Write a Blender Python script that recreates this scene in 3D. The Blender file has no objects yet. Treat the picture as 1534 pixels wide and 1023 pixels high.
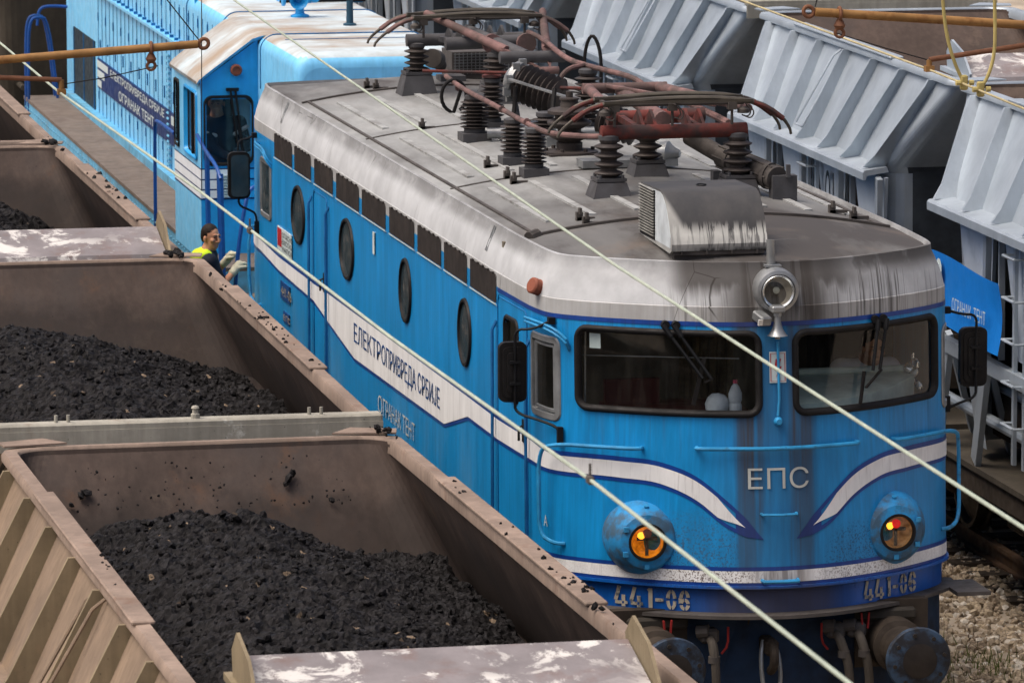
import bpy, math, random
import numpy as np
from mathutils import Vector, Matrix
random.seed(7); RNG = np.random.default_rng(7)
R_ = math.radians
SC = bpy.context.scene
COL = SC.collection
PI = math.pi

# ---------------------------------------------------------------- camera, sky, sun, exposure
def make_camera():
    pitch, yaw, roll = .145, .2073, -.0015
    cy, sy, cp, sp = math.cos(yaw), math.sin(yaw), math.cos(pitch), math.sin(pitch)
    fw = Vector((sy*cp, cy*cp, -sp)); rt = Vector((cy, -sy, 0)); up = rt.cross(fw)
    cr, sr = math.cos(roll), math.sin(roll)
    r2 = rt*cr + up*sr; u2 = up*cr - rt*sr
    cd = bpy.data.cameras.new('camera'); co = bpy.data.objects.new('camera', cd); COL.objects.link(co)
    m = Matrix((r2, u2, -fw)).transposed().to_4x4(); m.translation = (-10.214, -39.52, 9.0656)
    co.matrix_world = m
    cd.sensor_width = 36; cd.lens = 36*8423/1534
    cd.clip_start = .5; cd.clip_end = 3000
    cd.dof.use_dof = True; cd.dof.focus_distance = 42.0; cd.dof.aperture_fstop = 9.0
    SC.camera = co
make_camera()
SUN_EL, SUN_AZ = R_(64), R_(262)          # azimuth measured from +Y towards +X
W = bpy.data.worlds.new('World'); SC.world = W; W.use_nodes = True
_nt = W.node_tree; _bg = _nt.nodes['Background']
_sky = _nt.nodes.new('ShaderNodeTexSky'); _sky.sky_type = 'NISHITA'; _sky.sun_disc = False
_sky.sun_elevation = SUN_EL; _sky.sun_rotation = SUN_AZ; _sky.air_density = .6; _sky.dust_density = 9.0; _sky.ozone_density = .6
_nt.links.new(_sky.outputs[0], _bg.inputs[0]); _bg.inputs[1].default_value = .15
_sl = bpy.data.lights.new('sun', 'SUN'); _sl.energy = .85; _sl.angle = R_(45); _sl.color = (1, .96, .9)
_so = bpy.data.objects.new('sun', _sl); COL.objects.link(_so)
_d = Vector((math.sin(SUN_AZ)*math.cos(SUN_EL), math.cos(SUN_AZ)*math.cos(SUN_EL), math.sin(SUN_EL)))
_so.rotation_euler = _d.to_track_quat('Z', 'Y').to_euler()
SC.view_settings.view_transform = 'Standard'; SC.view_settings.look = 'None'
SC.view_settings.exposure = .42; SC.view_settings.gamma = 1
SC.view_settings.use_curve_mapping = False

# ---------------------------------------------------------------- materials
def srgb(h):
    c = [int(h[i:i+2], 16)/255 for i in (0, 2, 4)]
    return tuple(((x+.055)/1.055)**2.4 if x > .04045 else x/12.92 for x in c) + (1,)

class Mt:
    """small helper that grows a procedural material"""
    def __init__(s, name):
        s.m = bpy.data.materials.new(name); s.m.use_nodes = True; s.t = s.m.node_tree
        s.b = s.t.nodes['Principled BSDF']; s.out = s.t.nodes['Material Output']; s._p = None; s.b.inputs['Specular IOR Level'].default_value = .16
    def n(s, t): return s.t.nodes.new(t)
    def l(s, a, b): s.t.links.new(a, b)
    def put(s, sock, v):
        if hasattr(v, 'is_linked') or isinstance(v, bpy.types.NodeSocket): s.l(v, sock)
        else: sock.default_value = v[:3] if sock.type == 'VECTOR' and isinstance(v, tuple) else v
    def pos(s):
        if s._p is None:
            g = s.n('ShaderNodeNewGeometry'); x = s.n('ShaderNodeSeparateXYZ'); s.l(g.outputs['Position'], x.inputs[0])
            s._p = g.outputs['Position'], x.outputs[0], x.outputs[1], x.outputs[2]
            s._n = g.outputs['Normal']
        return s._p
    def ma(s, op, a, b=0.0, c=None, clamp=False):
        k = s.n('ShaderNodeMath'); k.operation = op; k.use_clamp = clamp
        s.put(k.inputs[0], a); s.put(k.inputs[1], b)
        if c is not None: s.put(k.inputs[2], c)
        return k.outputs[0]
    def rg(s, x, lo, hi, a=0.0, b=1.0, smooth=True):
        k = s.n('ShaderNodeMapRange'); k.clamp = True
        if smooth: k.interpolation_type = 'SMOOTHSTEP'
        s.put(k.inputs[0], x); s.put(k.inputs[1], lo); s.put(k.inputs[2], hi); s.put(k.inputs[3], a); s.put(k.inputs[4], b)
        return k.outputs[0]
    def noise(s, sc, detail=4, rough=.55, off=0.0, dist=0.0):
        if not isinstance(sc, (tuple, list)): sc = (sc, sc, sc)
        k = s.n('ShaderNodeMapping'); s.l(s.pos()[0], k.inputs[0]); k.inputs['Scale'].default_value = sc; k.inputs['Location'].default_value = (off, off*1.7, off*.6)
        t = s.n('ShaderNodeTexNoise'); t.inputs['Scale'].default_value = 1; t.inputs['Detail'].default_value = detail; t.inputs['Roughness'].default_value = rough; t.inputs['Distortion'].default_value = dist
        s.l(k.outputs[0], t.inputs['Vector']); return t.outputs[0]
    def voro(s, sc, feature='F1', out='Distance'):
        k = s.n('ShaderNodeMapping'); s.l(s.pos()[0], k.inputs[0]); k.inputs['Scale'].default_value = sc if isinstance(sc, tuple) else (sc,)*3
        t = s.n('ShaderNodeTexVoronoi'); t.feature = feature; t.inputs['Scale'].default_value = 1; s.l(k.outputs[0], t.inputs['Vector']); return t.outputs[out]
    def mix(s, f, a, b):
        k = s.n('ShaderNodeMix'); k.data_type = 'RGBA'; s.put(k.inputs[0], f); s.put(k.inputs[6], a); s.put(k.inputs[7], b); return k.outputs[2]
    def mul(s, col, f):          # colour times grey factor
        k = s.n('ShaderNodeVectorMath'); k.operation = 'SCALE'; s.put(k.inputs[0], col); s.put(k.inputs[3], f); return k.outputs[0]
    def col(s, c): s.put(s.b.inputs['Base Color'], c); return s
    def ro(s, v): s.put(s.b.inputs['Roughness'], v); return s
    def me(s, v): s.put(s.b.inputs['Metallic'], v); return s
    def bump(s, h, strength=.3, dist=.01):
        k = s.n('ShaderNodeBump'); k.inputs['Strength'].default_value = strength; k.inputs['Distance'].default_value = dist
        s.put(k.inputs['Height'], h); s.l(k.outputs[0], s.b.inputs['Normal']); return s

def basic(name, col, ro=.5, me=0.0, var=.22, sc=6.0, stain=None, amt=.5, ssc=(3, 3, 3), slo=.5, shi=.72, bump=0.0, streak=0.0):
    """paint or metal with mottling, optional stain colour and faint vertical streaks"""
    m = Mt(name); c = srgb(col) if isinstance(col, str) else col
    f = m.rg(m.noise(sc, 6, .6), .25, .75, 1-var, 1+var)
    cc = m.mul(c, f)
    if streak: cc = m.mul(cc, m.rg(m.noise((22, 22, .8), 5, .6, 3.0), .3, .7, 1-streak, 1+streak*.6))
    if stain:
        k = m.rg(m.noise(ssc, 7, .65, 5.0), slo, shi, 0, amt)
        cc = m.mix(k, cc, srgb(stain))
    m.col(cc); m.me(me)
    if ro < .5: m.b.inputs['Specular IOR Level'].default_value = .4
    m.ro(m.rg(m.noise(sc*1.7, 4, .5, 9.0), .3, .7, ro-.08, min(1, ro+.12)))
    if bump: m.bump(m.noise(sc*6, 5, .6), bump, .01)
    return m.m

XC = .06
def loco_paint(name, base, soot_amt=1.0, speck=True):
    m = Mt(name); p, x, y, z = m.pos(); c = srgb(base)
    cc = m.mul(c, m.rg(m.noise((5, 5, 1.5), 6, .6), .25, .75, .86, 1.14))
    cc = m.mul(cc, m.rg(m.noise((30, 30, .7), 5, .6, 2.0), .35, .75, .9, 1.12))
    # washed, chalky patches low on the long side
    side = m.rg(y, 1.5, 3.0); low = m.rg(z, 2.4, 1.5)
    ch = m.ma('MULTIPLY', m.ma('MULTIPLY', side, low), m.rg(m.noise((1.1, 1.1, .35), 5, .6, 4.0), .42, .68, 0, .32))
    cc = m.mix(ch, cc, srgb('6f9dbb'))
    # soot runs down the middle of the nose
    ax = m.ma('ABSOLUTE', m.ma('SUBTRACT', x, XC-.02))
    front = m.rg(y, 1.2, .5)
    wob = m.ma('MULTIPLY', m.ma('SUBTRACT', m.noise((4, 0, .8), 3, .6, 1.3), .5), .12)
    axw = m.ma('ADD', ax, wob); two = m.ma('ABSOLUTE', m.ma('SUBTRACT', axw, .2))
    band = m.ma('MAXIMUM', m.rg(two, .17, .05), m.rg(axw, .6, .1, 0, .55))
    band = m.ma('MULTIPLY', band, m.rg(m.noise((16, 0, .35), 4, .6, 6.3), .3, .55, .6, 1))
    sm = m.ma('MULTIPLY', band, m.rg(z, 1.25, 2.6, .75, 1.0))
    fine = m.rg(m.noise((38, 0, .9), 5, .65, 7.0), .48, .7, 0, 1)
    fine2 = m.ma('MULTIPLY', fine, m.rg(z, 2.0, 3.2, .08, .42))
    k = m.ma('MAXIMUM', m.ma('MULTIPLY', sm, m.rg(fine, 0, 1, .82, .97)), fine2)
    if speck:
        sp = m.rg(m.noise(60, 3, .7, 3.3), .5, .62, 0, 1)
        r1 = m.ma('ADD', m.ma('POWER', m.ma('MULTIPLY', m.ma('ADD', x, .52), 1.7), 2.0), m.ma('POWER', m.ma('MULTIPLY', m.ma('SUBTRACT', z, 1.5), 2.2), 2.0))
        r2 = m.ma('ADD', m.ma('POWER', m.ma('MULTIPLY', m.ma('SUBTRACT', x, .72), 2.4), 2.0), m.ma('POWER', m.ma('MULTIPLY', m.ma('SUBTRACT', z, 1.5), 3.0), 2.0))
        reg = m.ma('MAXIMUM', m.rg(r1, 1.0, .05), m.rg(r2, 1.0, .1))
        k = m.ma('MAXIMUM', k, m.ma('MULTIPLY', reg, m.rg(sp, 0, 1, .12, .68)))
    k = m.ma('MAXIMUM', k, m.ma('MULTIPLY', m.rg(ax, .75, .3, 0, .93), m.rg(z, 1.34, 1.31)))
    k = m.ma('MULTIPLY', m.ma('MULTIPLY', k, front), soot_amt)
    # general light soot everywhere
    k = m.ma('MAXIMUM', k, m.rg(m.noise((14, 14, .5), 6, .7, 11.0), .62, .85, 0, .4*soot_amt))
    cc = m.mix(k, cc, srgb('453f3b'))
    m.col(cc); m.put(m.b.inputs['Specular IOR Level'], m.rg(k, 0, .5, .4, .1)); m.ro(m.rg(k, 0, .6, .34, .7)); m.bump(m.noise(3, 2, .5), .08, .03)
    return m.m

def silver_band():
    m = Mt('silver band paint'); p, x, y, z = m.pos()
    cc = m.mul(srgb('b6b9bb'), m.rg(m.noise((3, 3, 3), 6, .62), .25, .75, .8, 1.1))
    ax = m.ma('SUBTRACT', x, XC)
    front = m.rg(y, 1.3, .7)
    fine = m.rg(m.noise((30, 0, .55), 5, .62, 2.2, .4), .5, .62, 0, 1)
    fine = m.ma('MAXIMUM', fine, m.rg(m.noise((75, 0, 1.0), 4, .6, 6.0, .6), .54, .64, 0, .8))
    where = m.ma('MULTIPLY', m.rg(ax, -.95, -.45), m.rg(ax, 1.7, 1.0, .25, 1))
    k = m.ma('MULTIPLY', m.ma('MULTIPLY', fine, where), .8)
    top = m.ma('MULTIPLY', m.rg(z, 3.46, 3.64), m.rg(m.noise((3, 3, 2), 4, .6, 4.0), .3, .55, .35, 1))
    top = m.ma('MULTIPLY', top, m.rg(ax, -1.2, -.3, .35, 1))
    cen = m.ma('MULTIPLY', m.rg(m.ma('ABSOLUTE', m.ma('SUBTRACT', ax, .04)), .62, .22), m.rg(m.noise((11, 0, .6), 5, .6, 8.0), .35, .55, .62, .97))
    cenb = m.ma('MULTIPLY', m.rg(ax, -.85, -.6), m.rg(ax, .95, .4, .25, .9))
    cenb = m.ma('MULTIPLY', cenb, m.rg(m.ma('ADD', z, m.ma('MULTIPLY', m.noise((14, 0, 0), 4, .6, 3.0), .22)), 3.5, 3.66))
    k = m.ma('MAXIMUM', m.ma('MAXIMUM', k, m.ma('MULTIPLY', top, .85)), m.ma('MAXIMUM', cen, cenb))
    k = m.ma('MULTIPLY', k, front)
    # lower strip greyer, top of the sides darker, general grime
    low = m.ma('MULTIPLY', m.rg(z, 3.385, 3.37, 0, 1), m.rg(m.noise((25, 25, .7), 5, .6), .3, .7, .5, .95))
    cc = m.mix(m.ma('MULTIPLY', low, .6), cc, srgb('8d8a83'))
    sd = m.ma('MULTIPLY', m.rg(z, 3.53, 3.62), m.rg(m.noise((1.4, 1.4, 3), 6, .65, 1.0), .35, .6, .3, .55))
    k = m.ma('MAXIMUM', k, m.ma('MULTIPLY', sd, m.rg(y, .5, 1.5)))
    k = m.ma('MAXIMUM', k, m.rg(m.noise((6, 6, .5), 6, .7, 12.0), .62, .8, 0, .5))
    cc = m.mix(k, cc, srgb('393532'))
    # hairline cracks in the paint
    v = m.voro((1.6, 1.6, .8), 'DISTANCE_TO_EDGE')
    cr = m.ma('MULTIPLY', m.rg(v, .006, .0), m.rg(m.noise(1.2, 2, .5, 17.0), .55, .6))
    cc = m.mix(m.ma('MULTIPLY', cr, .8), cc, srgb('2a2622'))
    m.col(cc); m.ro(m.rg(k, 0, 1, .42, .8)); m.me(.0); m.bump(m.noise(4, 3, .5), .12, .03)
    return m.m

def roof_mat():
    m = Mt('sooty roof sheet'); p, x, y, z = m.pos()
    cc = m.mul(srgb('8f9190'), m.rg(m.noise((4, 1.0, 4), 7, .65), .25, .75, .72, 1.15))
    k = m.rg(y, 6.0, 1.4, .05, .85)                                                   # front of the roof is sootier
    k = m.ma('MAXIMUM', k, m.rg(y, 9.5, 13.0, 0, .55))
    k = m.ma('ADD', k, m.rg(m.noise((1.3, .5, 1), 6, .65, 4.0), .4, .75, -.15, .5), clamp=True)
    ax = m.ma('ABSOLUTE', m.ma('SUBTRACT', x, .25))
    k = m.ma('ADD', k, m.rg(ax, .9, .2, 0, .25), clamp=True)
    cc = m.mix(k, cc, srgb('454240'))
    k2 = m.ma('MULTIPLY', m.rg(m.noise((2.2, 2.2, 1), 6, .6, 8.0), .5, .72, 0, .5), m.rg(y, 3.0, 1.0, .3, 1))
    cc = m.mix(k2, cc, srgb('6b6158'))
    m.col(cc); m.ro(.62); m.bump(m.noise((7, 3, 7), 5, .6), .2, .01)
    return m.m

def speck_white(name, base, dirt='4a382c'):
    m = Mt(name); p, x, y, z = m.pos()
    cc = m.mul(srgb(base), m.rg(m.noise((6, 6, 2), 5, .6), .25, .75, .85, 1.05))
    st = m.rg(m.noise((40, 40, .8), 5, .65, 2.0), .52, .72, 0, .6)
    sp = m.rg(m.noise(75, 2, .6, 5.0), .5, .6, 0, 1)
    low = m.ma('MULTIPLY', m.rg(z, 1.55, 1.45), m.rg(y, 1.0, .4))
    reg = m.ma('MAXIMUM', m.rg(m.ma('ABSOLUTE', m.ma('ADD', x, .45)), .55, .12, .12, .85), m.rg(m.ma('ABSOLUTE', m.ma('SUBTRACT', x, .7)), .5, .1, .12, .6))
    k = m.ma('MAXIMUM', m.ma('MULTIPLY', m.ma('MULTIPLY', sp, low), reg), m.ma('MULTIPLY', st, .4))
    cen = m.ma('MULTIPLY', m.ma('MULTIPLY', m.rg(m.ma('ABSOLUTE', m.ma('SUBTRACT', x, XC)), .3, .12), low), m.rg(m.noise((20, 20, .4), 4, .6), .35, .6, .2, .7))
    k = m.ma('MAXIMUM', k, cen)
    m.col(m.mix(k, cc, srgb(dirt))); m.ro(.5); return m.m

def wagon_mat(name, base, stain, rust, wash=None, light=.5):
    m = Mt(name); p, x, y, z = m.pos()
    cc = m.mul(srgb(base), m.rg(m.noise((2.2, 2.2, 2.2), 7, .65), .25, .75, .75, 1.22))
    cc = m.mul(cc, m.rg(m.noise((18, 18, 1.1), 5, .6, 2.0), .3, .7, .88, 1.1))
    cc = m.mix(m.rg(m.noise((1.1, 1.1, .6), 7, .68, 4.0), .45, .72, 0, .75), cc, srgb(stain))
    cc = m.mix(m.rg(m.noise((2.6, 2.6, 2.0), 8, .7, 9.0), .56, .7, 0, .6), cc, srgb(rust))
    if wash: cc = m.mix(m.rg(m.noise((1.7, 1.7, 1.7), 8, .72, 21.0), .58, .66, 0, light), cc, srgb(wash))
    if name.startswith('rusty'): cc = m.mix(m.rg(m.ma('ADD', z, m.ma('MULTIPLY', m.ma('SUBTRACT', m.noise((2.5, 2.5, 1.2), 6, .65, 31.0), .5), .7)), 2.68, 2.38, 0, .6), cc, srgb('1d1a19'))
    cc = m.mix(m.rg(m.noise(38, 3, .6, 13.0), .68, .73, 0, .6), cc, srgb('1b1918'))
    m.col(cc); m.ro(.68); m.bump(m.noise(14, 5, .6), .2, .01); return m.m

def peel_mat():
    m = Mt('worn white paint on grey steel')
    cc = m.mul(srgb('7a7576'), m.rg(m.noise(3, 7, .65), .25, .75, .8, 1.2))
    cc = m.mix(m.rg(m.noise(4, 6, .65, 3.0), .5, .7, 0, .6), cc, srgb('6f5b55'))
    k = m.rg(m.noise((2.6, 2.6, 2.6), 9, .72, 6.0, .5), .50, .57, 0, .85)
    k = m.ma('MULTIPLY', k, m.rg(m.noise(1.1, 2, .5, 1.0), .35, .55, .15, 1))
    cc = m.mix(k, cc, srgb('cfcdc8')); m.col(cc)
    m.ro(.6); m.bump(m.noise(20, 5, .6), .15, .01); return m.m

def coal_mat():
    m = Mt('coal'); r = m.noise(22, 5, .7)
    cc = m.mix(m.rg(r, .3, .75), srgb('0e0d0d'), srgb('262425'))
    v = m.voro(26.0, 'F1', 'Color'); s = m.n('ShaderNodeSeparateColor'); m.l(v, s.inputs[0])
    cc = m.mul(cc, m.rg(s.outputs[0], 0, 1, .6, 1.35))
    cc = m.mix(m.rg(s.outputs[1], .993, .998), cc, srgb('7a6a58'))
    m.col(cc); m.ro(m.rg(s.outputs[2], 0, 1, .5, .9)); m.bump(m.noise(48, 6, .7), .6, .02); return m.m

def stone_mat():
    m = Mt('limestone ballast'); v = m.voro(14.0, 'F1', 'Color'); s = m.n('ShaderNodeSeparateColor'); m.l(v, s.inputs[0])
    cc = m.mix(s.outputs[0], srgb('7d6f5f'), srgb('b3a48c')); cc = m.mix(m.rg(s.outputs[1], .8, .95), cc, srgb('c5beb2'))
    cc = m.mul(cc, m.rg(m.noise(30, 5, .6), .3, .7, .75, 1.15)); m.col(cc); m.ro(.85); m.bump(m.noise(60, 4, .6), .4, .01); return m.m

def glass_mat(name, tint=(.9, .9, .9, 1), refl=.1):
    m = Mt(name); m.t.nodes.remove(m.b)
    tr = m.n('ShaderNodeBsdfTransparent'); tr.inputs[0].default_value = tint
    gl = m.n('ShaderNodeBsdfGlossy'); gl.inputs['Roughness'].default_value = .03
    fr = m.n('ShaderNodeLayerWeight'); fr.inputs[0].default_value = .5
    mx = m.n('ShaderNodeMixShader'); m.l(m.ma('ADD', m.ma('MULTIPLY', m.ma('POWER', fr.outputs[1], 4.0), .85), .03+refl*.1), mx.inputs[0])
    m.l(tr.outputs[0], mx.inputs[1]); m.l(gl.outputs[0], mx.inputs[2])
    df = m.n('ShaderNodeBsdfDiffuse'); df.inputs[0].default_value = srgb('8b8a80')
    m2 = m.n('ShaderNodeMixShader'); m.l(m.rg(m.noise((7, 7, 1.2), 6, .65), .45, .8, .005, .06), m2.inputs[0]); m.l(mx.outputs[0], m2.inputs[1]); m.l(df.outputs[0], m2.inputs[2])
    m.l(m2.outputs[0], m.out.inputs[0]); return m.m

def emit(name, col, st, base='808080'):
    m = Mt(name); m.col(srgb(base)); m.b.inputs['Emission Color'].default_value = srgb(col); m.b.inputs['Emission Strength'].default_value = st; m.ro(.2); return m.m

M = dict(
    blue=loco_paint('loco blue paint', '1184c2', 1.0), skirt=loco_paint('deep blue skirt paint', '0b55a6', .9),
    navy=loco_paint('navy line paint', '123c86', .6, False), white=speck_white('white stripe paint', 'e2e3e2'),
    silver=silver_band(), roof=roof_mat(), letter=speck_white('worn lettering paint', 'b9bcb6', '3d4a55'),
    navytext=basic('navy lettering', '1d4478', .5), stencil=basic('stencil lettering', 'a39c8c', .6, stain='3a4654', amt=.8, ssc=(14, 14, 14), slo=.5, shi=.62),
    rubber=basic('black rubber', '1d1c1c', .55, var=.3), black=basic('black paint', '17181a', .5), dark=basic('dark interior', '4d4a44', .8),
    louvre=basic('dark louvre mesh', '302c2a', .7, stain='443d38', amt=.6), glass=glass_mat('cab glass', (.93, .95, .94, 1)), dglass=basic('dark glazing', '2c3a40', .14, var=.25),
    steel=basic('bare steel', '8e9192', .38, .6, stain='4d4a47'), chrome=basic('polished metal', 'c4c8c8', .22, .8, var=.1),
    sootmetal=basic('sooty metal', '504c49', .65, .2, stain='2c2928', amt=.7), insul=basic('brown porcelain', '3d3836', .5, var=.25, stain='574f49', amt=.5),
    ped=basic('pedestal paint', '4c4c4e', .62, .1, stain='393431', amt=.6), red=basic('faded red paint', '65332e', .65, stain='3b3231', amt=.95, ssc=(4, 4, 4), slo=.38, shi=.6),
    pink=basic('faded pink paint', '745a57', .65, stain='4b413e', amt=.85, slo=.4, shi=.62), gold=basic('worn brass paint', 'a79c78', .5), contact=basic('graphite contact strip', '4d4840', .45, .4),
    ac=basic('grey unit paint', 'b4bcc0', .5), acsoot=None, brown=basic('brown lamp housing', '7d4a3a', .6, stain='5a3227'),
    lampblue=basic('sooty lamp housing blue', '2b85bd', .5, var=.12, stain='46525a', amt=.85, ssc=(5, 5, 5), slo=.42, shi=.62),
    lb=basic('light blue paint', '74bfe8', .42, var=.1, stain='3d8abf', amt=.5, ssc=(7, 7, .7), slo=.55, shi=.75, streak=.05), lb2=basic('mid blue paint', '1f95d6', .42, var=.1, streak=.06),
    lbroof=basic('weathered pale blue roof', 'b7c6cc', .6, var=.14, stain='8f775c', amt=.85, ssc=(.7, 1.3, 1), slo=.34, shi=.68),
    crease=basic('dark door seams', '1c5d8f', .6), walk=basic('brown walkway sheet', '6a6058', .75, stain='5d5049', amt=.7, ssc=(3, 1, 3)), rail=basic('blue handrail paint', '0f4488', .4, stain='2b3f63', amt=.6),
    lrail=basic('light blue handrail paint', '2a86b8', .4, stain='2a4a5c', amt=.7, ssc=(14, 14, 14)),
    sill=basic('pale blue frame sill', '5f9fc0', .55, stain='6e7c80', amt=.7), dnavy=basic('navy banner paint', '0a2c60', .5),
    galvf=basic('grey flap paint', 'b4bfc9', .55, .1, var=.1, sc=2.0, stain='87939e', amt=.5),
    galv=basic('galvanised grey paint', 'a4aeb6', .42, .45, var=.1, sc=2.0, stain='8f9aa3', amt=.5, ssc=(1.2, 1.2, .5), slo=.45, shi=.75, streak=.05), galv_shade=basic('grey wagon end with painted gap shade', '383d42', .7, stain='2b2f33', amt=.6),  # end colour darkened to hold the shade of the gap between wagons
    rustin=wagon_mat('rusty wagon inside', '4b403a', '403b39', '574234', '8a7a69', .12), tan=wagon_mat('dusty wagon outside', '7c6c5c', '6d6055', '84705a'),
    olive=wagon_mat('olive dusty rib', '80745e', '746953', '86755f'), rim=wagon_mat('dusty rim', '857569', '75675c', '6f5646'), peel=peel_mat(),
    dirty=wagon_mat('dark dirty wagon end', '47423a', '38342e', '4d4538'), rimedge=wagon_mat('worn whitish rim', '9a978c', '7d7a70', '7b6a5c', 'c8c8c0', .8),
    coal=coal_mat(), stone=stone_mat(), frame=basic('dark brown underframe', '3a332c', .75, stain='231f1c', amt=.8), tyre=basic('wheel steel', '36322f', .5, .5),
    rust=basic('ochre rusty tube', '8a6840', .62, stain='6a4426', amt=.7, ssc=(9, 9, 9)), rust2=basic('dark rusty tube', '74503c', .65, stain='57392a', amt=.7, ssc=(9, 9, 9)),
    wire=basic('green copper wire', '9ca698', .6, var=.15, stain='b6bbab', amt=.6, ssc=(2, 2, 2)), thin=basic('thin dark wire', '2b2826', .6), rope=basic('yellow rope', 'a89a63', .7),
    skin=basic('skin', 'b58468', .5, var=.08), hair=basic('dark hair', '241c18', .6), lime=basic('lime vest cloth', 'c8e62c', .6, var=.1), navyc=basic('navy cloth', '20242f', .8), whitec=basic('white cloth', 'c9ccd0', .8, var=.1),
    glove=basic('dusty work glove', 'b3b09a', .85, stain='7f7c66', amt=.6, ssc=(20, 20, 20)), eye=basic('eye', '15110f', .3), reflect=basic('reflective tape', 'b6bcbd', .4),
    lampglass=glass_mat('lamp glass', (.92, .88, .8, 1), .12), amber=emit('amber lamp bulb', 'ffa030', 2.2, 'c07020'), redlamp=emit('red lamp', 'ff1a0a', .35, 'b01008'),
    amberdish=None, dish=basic('lamp reflector', 'd5d5d0', .35, .3), bannerb=basic('blue banner cloth', '1672c4', .55, var=.06),
    pale=basic('pale sticker', 'b9c6c6', .5, var=.08), redpaint=basic('red tap paint', '8c2a28', .55, stain='4a2a28', amt=.6), desk=basic('grey green desk', 'a3b3ac', .6), curtain=basic('brown curtain', '4a4132', .9, var=.4, sc=12.0),
    bottle=glass_mat('clear plastic', (.75, .82, .85, 1), .3), bag=basic('white plastic bag', 'b9c2c8', .5), green=basic('green handle', '3fae62', .5), sign_red=basic('sign red', 'a8262c', .5), black_ink=basic('black ink', '1b1b1d', .5),
)

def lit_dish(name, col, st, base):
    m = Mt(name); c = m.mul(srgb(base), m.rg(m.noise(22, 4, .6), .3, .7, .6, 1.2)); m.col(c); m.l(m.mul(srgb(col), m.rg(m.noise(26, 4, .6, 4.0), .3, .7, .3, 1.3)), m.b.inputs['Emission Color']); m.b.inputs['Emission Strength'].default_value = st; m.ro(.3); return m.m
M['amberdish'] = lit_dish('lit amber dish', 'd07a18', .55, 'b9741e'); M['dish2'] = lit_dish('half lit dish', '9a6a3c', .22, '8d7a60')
def sooted():
    m = Mt('soot streaked hood paint'); p, x, y, z = m.pos()
    cc = m.mul(srgb('c0c1bc'), m.rg(m.noise(5, 5, .6), .3, .7, .85, 1.08))
    k = m.rg(z, 3.86, 3.97); k = m.ma('ADD', k, m.rg(m.noise((28, 0, 3), 5, .65, 3.0, .6), .47, .6, 0, .75), clamp=True)
    k = m.ma('MAXIMUM', k, m.ma('MULTIPLY', m.rg(z, 3.80, 3.75), m.rg(m.noise((20, 0, 2), 5, .6, 1.0), .3, .6, .3, .95)))
    k = m.ma('MULTIPLY', k, m.rg(m.ma('ADD', x, m.ma('MULTIPLY', m.ma('SUBTRACT', z, 3.9), .5)), -.56, -.5, .45, 1))
    cc = m.mix(k, cc, m.mix(m.rg(m.noise((5, 5, 2), 6, .65), .3, .75), srgb('3a3b3d'), srgb('484747'))); m.col(cc); m.ro(.6); return m.m
M['acsoot'] = sooted()

# ---------------------------------------------------------------- mesh helpers
BASE = {}
def tag(o, label=None, cat=None, group=None, kind=None):
    if label: o['label'] = label
    if cat: o['category'] = cat
    if group: o['group'] = group
    if kind: o['kind'] = kind
    return o
def thing(name, loc, label, cat, group=None, rotz=0.0):
    o = bpy.data.objects.new(name, None); COL.objects.link(o); o.empty_display_size = .2
    o.location = loc; o.rotation_euler = (0, 0, rotz); BASE[o.name] = np.array(loc, float); tag(o, label, cat, group); return o

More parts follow.
